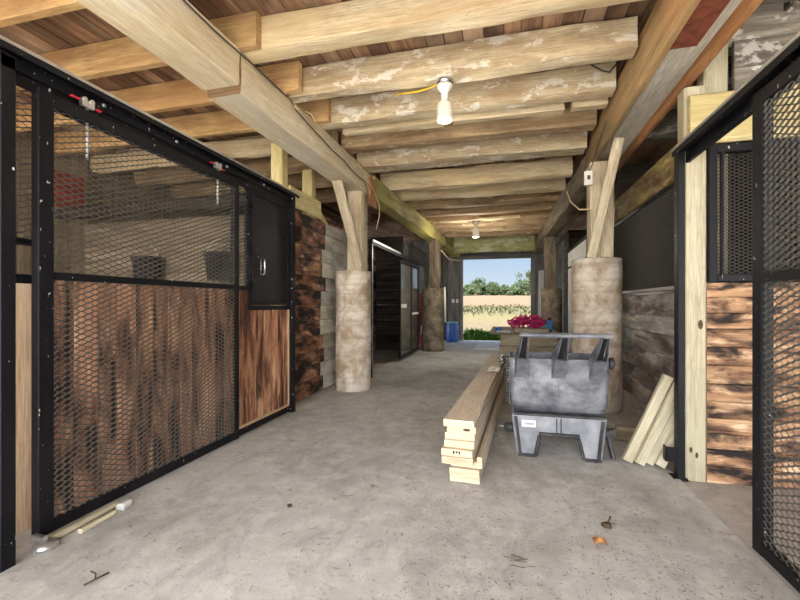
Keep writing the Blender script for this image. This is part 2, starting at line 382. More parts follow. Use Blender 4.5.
        o = bpy.data.objects.new(name, me); COL.objects.link(o)
        if split:
            b = o.modifiers.new('split', 'EDGE_SPLIT'); b.split_angle = .6
        if bevel:
            b = o.modifiers.new('bevel', 'BEVEL'); b.width = bevel; b.segments = 2; b.limit_method = 'ANGLE'; b.angle_limit = .6
        ORG[o] = org
        if parent is not None:
            o.parent = parent; o.location = org - ORG[parent]
        else: o.location = org
        return o
ORG = {}
def tag(o, label=None, cat=None, group=None, kind=None):
    if label: o['label'] = label
    if cat: o['category'] = cat
    if group: o['group'] = group
    if kind: o['kind'] = kind
    return o
def thing(name, loc, label, cat, group=None):
    o = bpy.data.objects.new(name, None); COL.objects.link(o); o.location = loc; o.empty_display_size = .1
    ORG[o] = V(loc); return tag(o, label, cat, group)
def struct(o): o['kind'] = 'structure'; return o
def copy_thing(src, loc, label=None, group=None):
    c = src.copy(); COL.objects.link(c); c.location = loc; ORG[c] = V(loc)
    for ch in list(src.children):
        d = ch.copy(); COL.objects.link(d); d.parent = c
        for g in ch.children:
            e = g.copy(); COL.objects.link(e); e.parent = d
    if label: c['label'] = label
    if group: c['group'] = group
    return c

# ------------------------------------------------------------------ setting
XL, XR, Y0, Y1 = -5.6, 4.6, -3.0, 13.6
TOPB = 3.315          # underside of the roof boards
m = MB()
m.grid(lambda u, v: (-2.3 + 3.46 * u, Y0 + (Y1 + .2 - Y0) * v, .006 * noise.noise(V((u * 4, v * 14, 2))) + .003 * noise.noise(V((u * 22, v * 90, 5)))), 60, 240, us=3.5, vs=16)
m.box((-2.3, Y0, -.25), (1.16, Y1 + .2, -.02), ch=0)
struct(m.build('floor', 'floor', origin=(0, 0, 0)))
m = MB()
m.grid(lambda u, v: (1.15 + 3.45 * u, Y0 + (Y1 - Y0) * v, -.014 + .01 * noise.noise(V((u * 5, v * 18, 8)))), 40, 160, us=3.4, vs=16)
m.box((1.165, Y0, -.25), (XR, Y1, -.04), ch=0)
struct(m.build('floor_right', 'floor2', origin=(0, 0, 0)))
m = MB(); m.box((XL, Y0, -.25), (-2.301, Y1, -.02), ch=0)
struct(m.build('floor_left', 'floor2', origin=(0, 0, 0)))

m = MB(); x = XL
while x < XR:
    w = R.uniform(.12, .17); y = Y0 - R.uniform(0, 2)
    while y < Y1 + .2:
        e = min(y + R.uniform(3.0, 4.6), Y1 + .2)
        m.box((x + .003, max(y, Y0) + .003, TOPB + R.uniform(0, .008)), (x + w - .003, e, TOPB + .03), 1, .002); y = e
    x += w
m.box((XL - .35, Y0, TOPB + .035), (XR + .35, Y1 + .35, TOPB + .07), 1, 0)
struct(m.build('ceiling', 'ceil', origin=(0, 0, 3.3)))

def plank_rows(m, axis, const, a0, a1, z0, z1, hgt, th, mi=0, gap=.003, wobble=0):
    z = z0
    while z < z1 - .02:
        h = min(hgt * R.uniform(.9, 1.1), z1 - z); e = R.uniform(-1, 1) * wobble
        if axis == 'x': m.box((a0, const + e, z + gap / 2), (a1, const + th + e, z + h - gap / 2), 0, .004, mi)
        else: m.box((const + e, a0, z + gap / 2), (const + th + e, a1, z + h - gap / 2), 1, .004, mi)
        z += h
def plank_cols(m, axis, const, a0, a1, z0, z1, wid, th, mi=0, gap=.004, wobble=0):
    a = a0
    while a < a1 - .015:
        w = min(wid * R.uniform(.85, 1.15), a1 - a); e = R.uniform(-1, 1) * wobble
        if a1 - a - w < .03: w = a1 - a
        if axis == 'x': m.box((a + gap / 2, const + e, z0), (a + w - gap / 2, const + th + e, z1), 2, .003, mi)
        else: m.box((const + e, a + gap / 2, z0), (const + th + e, a + w - gap / 2, z1), 2, .003, mi)
        a += w
m = MB(); plank_cols(m, 'y', XL - .05, Y0, 10.9, -.02, TOPB, .2, .04, wobble=.004); plank_cols(m, 'y', XL - .05, 10.9, 13.1, 2.5, TOPB, .2, .04); plank_cols(m, 'y', XL - .05, 13.1, Y1, -.02, TOPB, .2, .04)  # unseen gap low in the far part, added for daylight
struct(m.build('wall_left', 'barn', origin=(XL, 0, 0)))
m = MB(); plank_cols(m, 'y', XR, Y0, 10.9, -.02, TOPB, .2, .04, wobble=.004); plank_cols(m, 'y', XR, 10.9, 13.1, 2.5, TOPB, .2, .04); plank_cols(m, 'y', XR, 13.1, Y1, -.02, TOPB, .2, .04)  # same added gap on this side, lets daylight into the far aisle
struct(m.build('wall_right', 'dark_shade', origin=(XR, 0, 0)))  # dark boards stand in for the unlit stall interior
m = MB()
plank_cols(m, 'x', Y1, XL, -1.38, -.02, TOPB, .18, .05, wobble=.004)
plank_cols(m, 'x', Y1, .81, XR, -.02, TOPB, .18, .05, wobble=.004)
plank_cols(m, 'x', Y1, -1.38, .81, 2.69, TOPB, .18, .05)
struct(m.build('wall_back', 'barn_grey', origin=(0, Y1, 0)))
d = MB(); d.box((-1.42, Y1 - .05, -.01), (-1.34, Y1 + .07, 2.68), 2)
d.box((.79, Y1 - .05, -.01), (.95, Y1 + .07, 2.68), 2)
d.box((-1.42, Y1 - .06, 2.66), (.95, Y1 + .08, 2.78), 0)
struct(d.build('door_1', 'barn_grey', origin=(-.28, Y1, 0)))

# plank walls standing between the columns
m = MB()
z = -.01
while z < 2.34:                                             # burnt to the left, limewashed to the right
    h = min(.2 * R.uniform(.92, 1.08), 2.36 - z); e = R.uniform(-.003, .003); k = 5.36 + R.uniform(-.1, .1)
    m.box((-2.54 + e, 4.33, z + .002), (-2.5 + e, k, z + h - .003), 1, .004, 0)
    m.box((-2.54 + e, k + .002, z + .002), (-2.5 + e, 6.45, z + h - .003), 1, .004, 1)
    z += h
struct(m.build('wall_left_planks', ['char_wall', 'lime']))
m = MB(); plank_rows(m, 'y', 1.38, 3.36, 5.98, -.02, 1.32, .19, .04, wobble=.003)
struct(m.build('wall_right_planks', 'greyplank'))
m = MB(); plank_rows(m, 'y', -2.6, 10.6, 11.0, -.02, 2.9, .2, .04, wobble=.003); plank_rows(m, 'y', -2.6, 11.0, 13.2, 2.4, 2.9, .2, .04); plank_rows(m, 'y', -2.6, 13.2, Y1, -.02, 2.9, .2, .04)  # opening left below, added to pass daylight to the aisle
struct(m.build('wall_left_far', 'barn_grey'))
m = MB(); plank_rows(m, 'y', 1.42, 10.4, 11.0, -.02, 2.9, .2, .04, wobble=.003); plank_rows(m, 'y', 1.42, 11.0, 13.2, 2.4, 2.9, .2, .04); plank_rows(m, 'y', 1.42, 13.2, Y1, -.02, 2.9, .2, .04)  # matching added opening for daylight, out of view
struct(m.build('wall_right_far', 'barn_grey'))

# ------------------------------------------------------------------ timbers
def timber(name, mat, p0, p1, w, h, label, cat, group=None, up=(0, 0, 1), ch=.012, seg=1, wob=0, mie=None, sag=0, taper=1.0):
    m = MB(); m.sweep(p0, p1, w, h, up, ch, seg, wob, 0, None if mie is None else 1, None, 0, sag, taper)
    return tag(m.build(name, [mat] if mie is None else [mat, mie], split=bool(wob)), label, cat, group)

timber('ceiling_beam', 'beam', (-2.05, Y0, 2.94), (-2.045, 2.62, 2.94), .32, .27, 'pale squared beam above the left mesh door, ending in a splice near the camera', 'beam', 'long beams along the aisle', ch=.014, seg=20, wob=.014)
timber('ceiling_beam', 'beam', (-2.02, 2.625, 2.9), (-2.01, 5.72, 2.915), .29, .31, 'pale squared beam running from the splice to the first left column', 'beam', 'long beams along the aisle', ch=.014, seg=16, wob=.014, mie='beam_end')
timber('ceiling_beam', 'beam_far', (-1.98, 5.722, 2.93), (-1.56, 13.5, 2.9), .28, .3, 'yellowish mossy beam on the left running past the first column to the back doorway', 'beam', 'long beams along the aisle', ch=.02, seg=24, wob=.03)
# right beam: limed core between two planks
rb = thing('built_up_beam', (1.12, 1.2, 2.8), 'built-up beam over the right column, limed core between two orange planks', 'beam', 'long beams along the aisle')
m = MB(); m.sweep((.96, Y0, 2.985), (.985, 5.45, 2.985), .045, .37, ch=.004, seg=8, wob=.006); m.build('side_plank', 'beam_side', rb)
m = MB(); m.sweep((1.28, Y0, 2.97), (1.305, 5.45, 2.97), .05, .34, ch=.004, seg=8, wob=.006); m.build('side_plank', 'beam_right', rb)
m = MB(); m.sweep((1.12, Y0, 3.01), (1.145, 5.45, 3.01), .268, .27, ch=.004, seg=8); m.build('core', 'beam_white', rb)
m = MB(); m.box((1.0, 1.6, 2.866), (1.2, 3.04, 2.8745), 1, .001); o = m.build('rusty_plate', 'rust', rb); o['label'] = 'rusty brown metal plate under the core'
timber('ceiling_beam', 'post_dark', (1.13, 5.46, 2.95), (.95, 13.5, 2.92), .3, .3, 'dark rough beam on the right behind the first right column', 'beam', 'long beams along the aisle', ch=.03, seg=24, wob=.04)

ords = ['first', 'second', 'third', 'fourth', 'fifth', 'sixth', 'seventh', 'eighth', 'ninth', 'tenth', 'eleventh', 'twelfth', 'thirteenth']
JO = [  # y of near face, width, bottom, height, material, wobble
    (1.9, .15, 3.065, .25, 'joist', .02, 'nearest cream joist above the camera, mostly out of the picture'),
    (2.665, .15, 3.065, .25, 'joist', .022, 'clean cream aisle joist with one dark knot, nearest the camera'),
    (3.315, .155, 3.065, .25, 'joist_paint', .026, 'cream aisle joist with flaking white paint that carries the light bulb'),
    (3.91, .15, 3.065, .25, 'joist_paint', .028, 'paint-flaked aisle joist just behind the light bulb'),
    (4.68, .19, 3.10, .21, 'joist_brown', .02, 'shadowed brown aisle joist lying higher, between the bulb and the columns'),
    (5.22, .27, 3.05, .265, 'joist_paint', .03, 'thick paint-flaked aisle joist directly before the column posts'),
    (6.28, .21, 3.05, .265, 'joist', .04, 'first yellowish aisle joist behind the column posts'),
    (6.98, .2, 3.05, .265, 'joist', .04, 'second yellowish aisle joist behind the column posts'),
    (7.65, .2, 3.05, .265, 'joist_brown', .045, 'third aisle joist behind the column posts, brown and log-like'),
    (8.35, .2, 3.05, .265, 'joist_brown', .05, 'fourth aisle joist behind the column posts, brown and log-like'),
    (9.05, .2, 3.05, .265, 'joist_brown', .05, 'brown log joist that carries the far lamp'),
    (9.75, .2, 3.05, .265, 'joist_brown', .05, 'brown log joist just behind the far lamp'),
    (10.45, .2, 3.05, .265, 'joist_brown', .05, 'second brown log joist behind the far lamp'),
    (11.2, .2, 3.05, .265, 'joist_brown', .05, 'last brown log joist before the lichen-stained girder'),
]
for i, (y, w, b, h, mat, wob, lab) in enumerate(JO):
    sl = R.uniform(-.02, .02) if i > 5 else 0
    timber('ceiling_joist', mat, (-1.94, y + w / 2 - sl, b + h / 2), (.935, y + w / 2 + sl, b + h / 2), w, h, lab, 'joist', 'joists over the aisle', ch=.014 if i < 6 else .035, seg=26, wob=wob * .75, sag=0 if i < 6 else .02)
# doubled pieces under the fourth joist
timber('nailing_strip', 'joist', (-1.72, 4.25, 3.105), (-.62, 4.24, 3.105), .12, .08, 'left of the two short timber strips hung beside the bulb joist', 'timber strip', 'timber strips', seg=10, wob=.014)
timber('nailing_strip', 'joist', (-.52, 4.24, 3.105), (.55, 4.235, 3.105), .12, .08, 'right of the two short timber strips hung beside the bulb joist', 'timber strip', 'timber strips', seg=10, wob=.014)
timber('nailing_strip', 'joist', (.62, 4.23, 3.11), (.93, 4.24, 3.11), .12, .08, 'short timber block against the built-up beam, past the bulb', 'timber strip', 'timber strips', seg=6, wob=.01)
m = MB(); m.sweep((-1.49, 12.3, 2.955), (.84, 12.3, 2.955), .14, .47, ch=.02, seg=20, wob=.03)
tag(m.build('cross_girder', 'sheet_far'), 'lichen-stained yellow-green girder across the aisle before the back doorway', 'beam')
timber('loose_pole', 'joist', (-1.4, 9.0, 3.03), (.3, 8.75, 3.0), .06, .05, 'thin pale pole fixed under the joists near the far lamp', 'pole', seg=8, wob=.02)
LJ = [(1.3, 'joist_orange', 'planed orange joist over the left stall, out at the near edge'), (1.98, 'joist_orange', 'planed orange joist at the top left corner of the photo'), (2.625, 'joist_orange', 'planed orange left-bay joist nearest the camera, with pale resin marks'),
      (3.25, 'joist_orange', 'planed orange left-bay joist, second from the camera'), (3.87, 'joist_orange', 'planed orange left-bay joist, third from the camera'),
      (4.55, 'joist', 'cream log joist in the left bay behind the orange ones'), (5.25, 'joist_brown', 'brown log joist in the left bay near the column brace'),
      (6.0, 'joist_brown', 'brown log joist in the left bay behind the column'), (6.9, 'joist_brown', 'brown log joist over the far left stall')]
for y, mat, lab in LJ:
    pl = mat == 'joist_orange'
    timber('ceiling_joist', mat, (XL - .045, y, 3.185), (-1.73 if pl else -1.96, y, 3.185), .065 if pl else .16, .25, lab, 'joist', 'joists over the left stalls', ch=.006 if pl else .05, seg=3 if pl else 20, wob=0 if pl else .04)
RJ = [(1.75, 'grey limed joist in the right bay, nearest the camera'), (2.5, 'grey limed joist in the right bay, at the top right corner'), (3.35, 'grey joist in the right bay above the header board'), (4.15, 'dark grey joist in the right bay behind the header board'), (5.0, 'dark grey joist in the right bay beside the right column post')]
for y, lab in RJ:
    timber('ceiling_joist', 'joist_grey', (1.34, y + .13, 3.17), (XR, y + .13, 3.17), .22, .27, lab, 'joist', 'joists over the right stalls', ch=.03, seg=20, wob=.03)

# columns
def column(x, y, r, h, mat, lab, tilt=0):
    m = MB(); pr = [(r * 1.005, -.02)] + [(r * (1 + .01 * math.sin(k * 2.1)), h * k / 14) for k in range(1, 14)] + [(r * .995, h - .01), (r * .97, h)]
    m.lathe(pr, (x, y, 0), n=40, wob=.03)
    return tag(m.build('support_column', mat), lab, 'column', 'round support columns')
column(-2.085, 5.48, .25, 1.66, 'column', 'stained round concrete column on the left beside the burnt planks')
column(1.035, 5.22, .268, 1.72, 'column', 'stout round concrete column on the right behind the dark cart')
column(-1.8, 10.45, .28, 1.6, 'column_dark', 'dark mottled column farther back on the left beside the sheet door')
column(1.07, 10.3, .23, 1.56, 'column_dark', 'dark mottled column farther back on the right behind the blue can')
timber('column_post', 'post', (-2.02, 5.47, 1.655), (-2.02, 5.47, 2.775), .22, .26, 'pale square post standing on the left concrete column', 'post', 'posts on the columns', up=(0, 1, 0), seg=8, wob=.012)
timber('column_post', 'post', (1.06, 5.15, 1.715), (1.06, 5.15, 2.8), .24, .27, 'pale square post standing on the right concrete column', 'post', 'posts on the columns', up=(0, 1, 0), seg=8, wob=.014)
timber('column_post', 'post_dark', (-1.76, 10.4, 1.595), (-1.74, 10.4, 2.76), .26, .26, 'weathered post on the far left column', 'post', 'posts on the columns', up=(0, 1, 0), seg=8, wob=.03)
timber('column_post', 'post_dark', (1.05, 10.3, 1.555), (1.03, 10.3, 2.78), .24, .24, 'weathered post on the far right column', 'post', 'posts on the columns', up=(0, 1, 0), seg=8, wob=.03)
timber('knee_brace', 'post', (-1.93, 5.3, 1.72), (-2.07, 4.83, 2.79), .13, .045, 'pale plank brace leaning from the left column post up to the beam', 'brace', 'knee braces', up=(0, 1, .4), seg=4, wob=.006)
timber('knee_brace', 'post', (.93, 4.94, 1.72), (1.1, 4.5, 2.86), .1, .05, 'pale plank brace leaning from the right column post up to the built-up beam', 'brace', 'knee braces', up=(0, 1, .4), seg=4, wob=.006)
timber('post_cleat', 'beam_right', (-1.855, 5.62, 2.6), (-1.855, 5.62, 3.0), .3, .04, 'orange board patch on the side of the left beam at the column', 'board', up=(1, 0, 0))
timber('knee_brace', 'post_dark', (-1.6, 10.12, 1.75), (-1.62, 9.6, 2.74), .1, .05, 'dark brace on the far left column post', 'brace', 'knee braces', up=(0, 1, .4), seg=4, wob=.01)
# treated posts of the left bay
timber('treated_post', 'pt', (-2.56, 4.3, -.02), (-2.56, 4.3, 3.06), .15, .14, 'yellowish treated post rising behind the black hinged window', 'post', 'treated posts at the left stalls', up=(0, 1, 0))
timber('treated_post', 'pt', (-2.66, 5.25, -.02), (-2.66, 5.25, 3.06), .15, .14, 'yellowish treated post rising behind the top of the burnt plank wall', 'post', 'treated posts at the left stalls', up=(0, 1, 0))
timber('blocking_board', 'pt', (-2.475, 4.38, 2.49), (-2.475, 5.2, 2.49), .24, .04, 'short yellow board bridging the treated posts over the burnt planks', 'board', up=(1, 0, 0))
timber('knee_brace', 'pt', (-2.62, 5.34, 2.62), (-2.62, 6.3, 2.02), .04, .1, 'yellow diagonal brace between treated post and left column', 'brace', 'knee braces')
# right bay
timber('treated_post', 'pt_post', (1.265, 3.285, -.02), (1.265, 3.285, 2.69), .135, .13, 'pale treated post with a knot hole at the right stall opening', 'post', up=(0, 1, 0))
timber('treated_post', 'pt_post', (1.45, 3.43, -.02), (1.45, 3.43, 3.03), .15, .13, 'treated post hidden behind the stall header board', 'post', up=(0, 1, 0))
timber('header_board', 'pt', (1.215, 3.195, 2.45), (4.4, 3.195, 2.45), .04, .335, 'wide yellow header board across the right stall above the mesh window', 'board')
timber('wall_beam', 'pt_old', (1.40, 3.36, 2.37), (1.40, 5.98, 2.37), .1, .28, 'mottled yellow-green beam above the right mesh wall', 'beam')
m = MB(); m.lathe([(.012, 0), (.02, .006), (.022, .012)], (1.2, 3.22, .0), (0, -1, 0)) if False else None

# knot holes on the treated post
ppost = [o for o in bpy.data.objects if o.get('label', '').startswith('pale treated post with a knot')][0]
for (zz, xx, rr_) in ((1.06, 1.292, .02), (.20, 1.235, .012), (.165, 1.27, .012)):
    m = MB(); m.extrude([(rr_ * math.cos(a * .785) * .8, rr_ * math.sin(a * .785) * 1.7) for a in range(8)], (xx, 3.2187, zz), (1, 0, 0), (0, 0, 1), .002); m.build('knot', 'manure', ppost)


# ------------------------------------------------------------------ left stall front
def roller_kit(parent, x, y, z, s=1):
    m = MB(); m.box((x - .012 * s, y - .035, z - .02), (x + .012 * s, y + .035, z + .02), 1, .004)
    m.lathe([(.014, -.016), (.014, .016)], (x, y - .02, z + .018), (1, 0, 0), 14); m.lathe([(.014, -.016), (.014, .016)], (x, y + .02, z + .018), (1, 0, 0), 14)
    o = m.build('roller', 'galv', parent); o['label'] = 'zinc roller hanger'
    m = MB(); m.tube([(x, y, z - .02), (x, y, z - .31)], .0075, 8)
    for k in range(7): m.lathe([(.0095, 0), (.0095, .008)], (x, y, z - .06 - k * .035), n=8)
    m.build('hanger_bolt', 'galv', o)
    m = MB(); m.box((x - .006, y - .09, z + .004), (x + .014 * s, y - .045, z + .012)); m.box((x - .006, y + .045, z - .012), (x + .014 * s, y + .075, z - .004))
    m.build('roller_tag', 'redclip', o)

# sliding door
LX = -2.25
sd = thing('sliding_stall_door', (LX - .03, 2.3, 0), 'black steel sliding stall door on the left, mesh over torched vertical planks', 'stall door', 'sliding mesh doors')
m = MB()
ya, yb = 1.53, 3.125
m.box((LX - .05, ya, .03), (LX, ya + .075, 2.28), 2, .004); m.box((LX - .05, yb - .06, .03), (LX, yb, 2.28), 2, .004)
m.box((LX - .05, ya + .075, 2.21), (LX, yb - .06, 2.28), 1, .004); m.box((LX - .05, ya + .075, .03), (LX, yb - .06, .095), 1, .004)
m.box((LX - .05, ya + .075, 1.325), (LX + .003, yb - .06, 1.365), 1, .003)
m.build('frame', 'black', sd)
m = MB(); m.expanded((LX - .006, ya + .07, .09), (0, 1, 0), (0, 0, 1), yb - ya - .125, 2.13); m.build('mesh_panel', 'mesh', sd)
m = MB(); plank_cols(m, 'y', LX - .042, ya + .078, yb - .062, .097, 1.323, .125, .022, wobble=.002); m.build('plank_panel', 'char_door', sd)
for yy in (1.785, 2.86): roller_kit(sd, LX - .012, yy, 2.315)
# track
tr = thing('door_track', (LX, 2.0, 2.31), 'black steel sliding track above the left stall front', 'door track', 'door tracks')
m = MB(); m.box((LX - .075, -.6, 2.27), (LX - .055, 4.15, 2.42), 1, .003); m.box((LX - .075, -.6, 2.405), (LX + .03, 4.15, 2.42), 1, .003); m.box((LX + .022, -.6, 2.375), (LX + .03, 4.15, 2.405), 1, .002)
m.box((LX - .045, -.6, 2.33), (LX - .036, 4.15, 2.40), 1, .001)
m.build('rail', 'black', tr)
m = MB(); m.box((LX + .028, -.6, 2.405), (LX + .034, 4.15, 2.4215), 1, .001); o = m.build('highlight_edge', 'galv', tr); o['label'] = 'bright strip standing in for an edge highlight'  # bright zinc strip stands in for the highlight along the track
for k in range(3, 9):
    m = MB(); m.lathe([(.012, 0), (.012, .008), (.006, .012)], (LX - .034, -.3 + k * .55, 2.365), (1, 0, 0), 10); m.build('bolt_head', 'galv', tr)

# fixed panel, right of the door
FX = -2.31
fp = thing('fixed_stall_panel', (FX, 3.6, 0), 'fixed stall panel right of the left sliding door, torched planks under a black hinged window', 'stall panel', 'fixed stall panels')
m = MB()
m.box((FX - .05, 4.095, 0), (FX + .04, 4.155, 2.4), 2, .004); m.box((FX - .05, 3.345, 1.16), (FX, 3.385, 2.33), 2, .003)
m.box((FX - .05, 3.0, .01), (FX, 4.095, .07), 1, .004); m.box((FX - .05, 3.0, 1.325), (FX, 3.345, 1.365), 1, .003)
m.box((FX - .05, 3.385, 1.14), (FX, 4.095, 1.185), 1, .003)
m.build('frame', 'black', fp)
m = MB(); plank_cols(m, 'y', FX - .035, 3.0, 3.345, .07, 1.325, .115, .024, wobble=.002); plank_cols(m, 'y', FX - .035, 3.345, 4.095, .07, 1.14, .125, .024, wobble=.002); m.build('plank_panel', 'char_panel', fp)
m = MB(); m.box((FX - .012, 3.0, .072), (FX - .002, 4.09, .1), 1, .002); m.box((FX - .012, 4.07, .1), (FX - .002, 4.093, 1.138), 2, .002)
o = m.build('edge_trim', 'strip', fp)
m = MB(); m.expanded((FX - .02, 3.0, 1.36), (0, 1, 0), (0, 0, 1), .345, .95); m.build('mesh_panel', 'mesh', fp)
m = MB(); m.box((FX - .018, 3.41, 1.2), (FX - .012, 4.085, 2.25), 2, .002)
hw = m.build('hinged_window', 'black2', fp)
m = MB(); m.box((FX - .02, 3.39, 1.188), (FX + .004, 3.425, 2.27), 2, .003); m.box((FX - .02, 4.06, 1.188), (FX + .004, 4.09, 2.27), 2, .003); m.box((FX - .02, 3.425, 1.188), (FX + .004, 4.06, 1.22), 1, .003); m.box((FX - .02, 3.425, 2.24), (FX + .004, 4.06, 2.27), 1, .003)
m.build('window_frame', 'black', hw)
m = MB(); m.tube([(FX - .012, 3.58, 1.49), (FX + .012, 3.58, 1.49), (FX + .02, 3.58, 1.5), (FX + .02, 3.58, 1.63), (FX + .012, 3.58, 1.64), (FX - .012, 3.58, 1.64)], .007, 8)
m.tube([(FX - .008, 3.555, 1.485), (FX - .008, 3.605, 1.485), (FX - .008, 3.605, 1.645), (FX - .008, 3.555, 1.645), (FX - .008, 3.555, 1.485)], .004, 6)
m.build('handle', 'chrome', hw)
for zz in (1.36, 1.7, 2.1):
    m = MB(); m.lathe([(.012, -.04), (.012, .04)], (FX + .004, 3.39, zz), n=10); m.build('hinge', 'black', hw)
# fixed panel left of the door and its stop post
fl = thing('fixed_stall_panel', (FX, .9, 0), 'fixed stall panel at the left photo edge with a clean upright wood strip', 'stall panel', 'fixed stall panels')
m = MB(); m.box((FX - .09, 1.4, 0), (FX - .03, 1.46, 2.4), 2, .004)
m.box((FX - .09, .2, .01), (FX - .03, 1.4, .07), 1, .004); m.box((FX - .09, .2, 1.3), (FX - .03, 1.64, 1.35), 1, .003); m.box((FX - .09, .2, 1.5), (FX - .03, 1.64, 1.53), 1, .003); m.box((FX - .09, 1.62, 0), (FX - .03, 1.67, 2.33), 2, .003)
m.build('frame', 'black', fl)
m = MB(); plank_cols(m, 'y', FX - .07, .2, 1.4, .07, 1.3, .125, .024); m.build('plank_panel', 'char_door', fl)
m = MB(); m.box((FX - .06, 1.462, .06), (FX - .03, 1.58, 1.305), 2, .003); m.build('wood_strip', 'strip', fl)
m = MB(); m.expanded((FX - .05, .2, 1.53), (0, 1, 0), (0, 0, 1), 1.4, .8); m.build('mesh_panel', 'mesh', fl)
m = MB(); m.box((LX + .03, 1.325, 0), (LX + .075, 1.388, 2.33), 2, .004)
m.box((LX - .06, 1.325, 2.27), (LX + .075, 1.388, 2.324), 0, .003)
tag(m.build('door_stop_post', 'black'), 'black tubular stop post at the left edge, in front of the sliding door track', 'post')
gd = MB(); gd.lathe([(.05, 0), (.055, .012), (.045, .03), (.02, .034)], (LX + .06, 1.52, 0), n=18); gd.box((LX - .01, 1.505, .034), (LX + .065, 1.53, .06), 0, .003)
tag(gd.build('door_guide', 'galv'), 'round metal floor guide at the foot of the left sliding door', 'door guide')
timber('threshold_strip', 'fresh2', (LX + .035, 1.56, .018), (LX + .03, 1.93, .018), .045, .032, 'whitish wood strip on the floor under the left mesh door', 'wood strip', 'wood scraps at the left door', seg=6, wob=.006)
timber('threshold_strip', 'fresh2', (LX + .10, 1.66, .012), (LX + .09, 1.86, .012), .035, .025, 'shorter cream wood scrap lying in front of the door strip', 'wood strip', 'wood scraps at the left door', seg=4, wob=.004)
m = MB(); m.sweep((LX + .085, 1.90, .018), (LX + .08, 1.97, .02), .05, .04, seg=4, wob=.012); tag(m.build('concrete_chunk', 'cap'), 'small pale chunk at the end of the wood scraps by the left door', 'chunk')

# stall interior
sp = MB(); plank_rows(sp, 'x', 4.38, XL + .01, -2.63, -.02, 2.3, .2, .04, wobble=.003)
tag(sp.build('stall_partition', 'barn'), 'plank partition inside the left stall, seen through the mesh door', 'partition')
timber('loose_rail', 'dark_shade', (XL + .05, 4.0, 2.35), (-2.9, 4.25, 2.42), .08, .14, 'dark rail high inside the left stall seen through the mesh', 'rail', seg=4, wob=.01)
m = MB(); m.box((XL - .008, 3.85, 2.46), (XL + .03, 4.36, 2.92), 1, .004); tag(m.build('red_board', 'redwood'), 'red painted board on the back of the left stall behind the mesh', 'board')
bk = thing('feed_bucket', (-3.3, 4.2, 1.48), 'black rubber bucket hanging behind the mesh door near its right edge', 'bucket', 'buckets in the left stall')
m = MB(); m.lathe([(.13, 0), (.165, .3), (.175, .3), (.175, .33), (.16, .33), (.125, .02)], (-3.3, 4.2, 1.48), n=24); m.build('pail', 'rubber', bk)
m = MB(); m.tube([(-3.3 + .17 * math.cos(a * math.pi / 10), 4.2, 1.80 + .17 * math.sin(a * math.pi / 10)) for a in range(11)], .005, 6); m.build('bail', 'galv', bk)
copy_thing(bk, (-4.36, 4.2, 1.46), 'black rubber bucket hanging deep inside the left stall behind the mesh', 'buckets in the left stall')

# ------------------------------------------------------------------ right stall front
RX = 1.15
dr = thing('sliding_stall_door', (RX, 1.6, 0), 'black all-mesh sliding door at the right edge of the photo', 'stall door', 'sliding mesh doors')
m = MB(); yb, ya = 2.33, .72
m.box((RX, yb - .075, .03), (RX + .05, yb, 2.2), 2, .004); m.box((RX, ya, .03), (RX + .05, ya + .06, 2.2), 2, .004)
m.box((RX, ya + .06, 2.13), (RX + .05, yb - .075, 2.2), 1, .004); m.box((RX, ya + .06, .03), (RX + .05, yb - .075, .09), 1, .004); m.box((RX - .003, ya + .06, 1.30), (RX + .05, yb - .075, 1.345), 1, .003)
m.build('frame', 'black', dr)
m = MB(); m.expanded((RX + .012, ya + .05, .085), (0, 1, 0), (0, 0, 1), yb - ya - .12, 2.06); m.build('mesh_panel', 'mesh', dr)
for yy in (2.0, 1.0): roller_kit(dr, RX + .02, yy, 2.245, -1)
tr2 = thing('door_track', (RX, 1.5, 2.2), 'black steel sliding track above the right stall opening', 'door track', 'door tracks')
m = MB(); m.box((RX + .055, -.6, 2.17), (RX + .08, 3.22, 2.262), 1, .003); m.box((RX - .03, -.6, 2.25), (RX + .075, 3.22, 2.265), 1, .003); m.box((RX - .03, -.6, 2.215), (RX - .022, 3.22, 2.25), 1, .002)
m.build('rail', 'black', tr2)
m = MB(); m.box((RX - .034, -.6, 2.25), (RX - .0285, 3.22, 2.267), 1, .001); o = m.build('highlight_edge', 'galv', tr2); o['label'] = 'bright strip standing in for an edge highlight'  # highlight on this track drawn as a bright strip
m = MB(); m.box((RX, 3.2, -.01), (RX + .045, 3.27, 2.26), 2, .004); m.box((RX - .07, 3.205, .11), (RX, 3.215, .21), 0, .002); m.box((RX - .07, 3.205, .11), (RX - .062, 3.265, .21), 2, .002)
m.box((RX - .03, 3.19, -.012), (RX + .06, 3.29, .004), 0, .002)
tag(m.build('steel_post', 'black'), 'black steel post with a small bracket at the right stall opening', 'post')
# partition
pt = MB(); plank_rows(pt, 'x', 3.23, 1.335, XR - .02, -.02, 1.345, .115, .035, wobble=.002)
tag(pt.build('stall_partition', 'char_part'), 'torched horizontal board partition inside the right stall', 'partition')
m = MB(); plank_rows(m, 'x', 3.37, 1.56, XR - .02, 2.66, 3.05, .19, .035); tag(m.build('upper_boards', 'joist_grey'), 'boards added above the yellow header to keep light out of the stall', 'boards')  # added to shut light out of the stall behind
wn = thing('partition_window', (2.4, 3.24, 1.35), 'black framed mesh window above the torched partition on the right', 'mesh window')
m = MB(); m.box((1.335, 3.2, 1.35), (1.385, 3.25, 2.275), 2, .004); m.box((4.3, 3.2, 1.35), (4.35, 3.25, 2.275), 2, .004); m.box((1.385, 3.2, 1.35), (4.3, 3.25, 1.40), 0, .004); m.box((1.385, 3.2, 2.22), (4.3, 3.25, 2.275), 0, .004)
m.box((1.41, 3.205, 1.40), (1.425, 3.235, 2.22), 2, .002); m.box((2.8, 3.2, 1.4), (2.84, 3.25, 2.22), 2, .003)
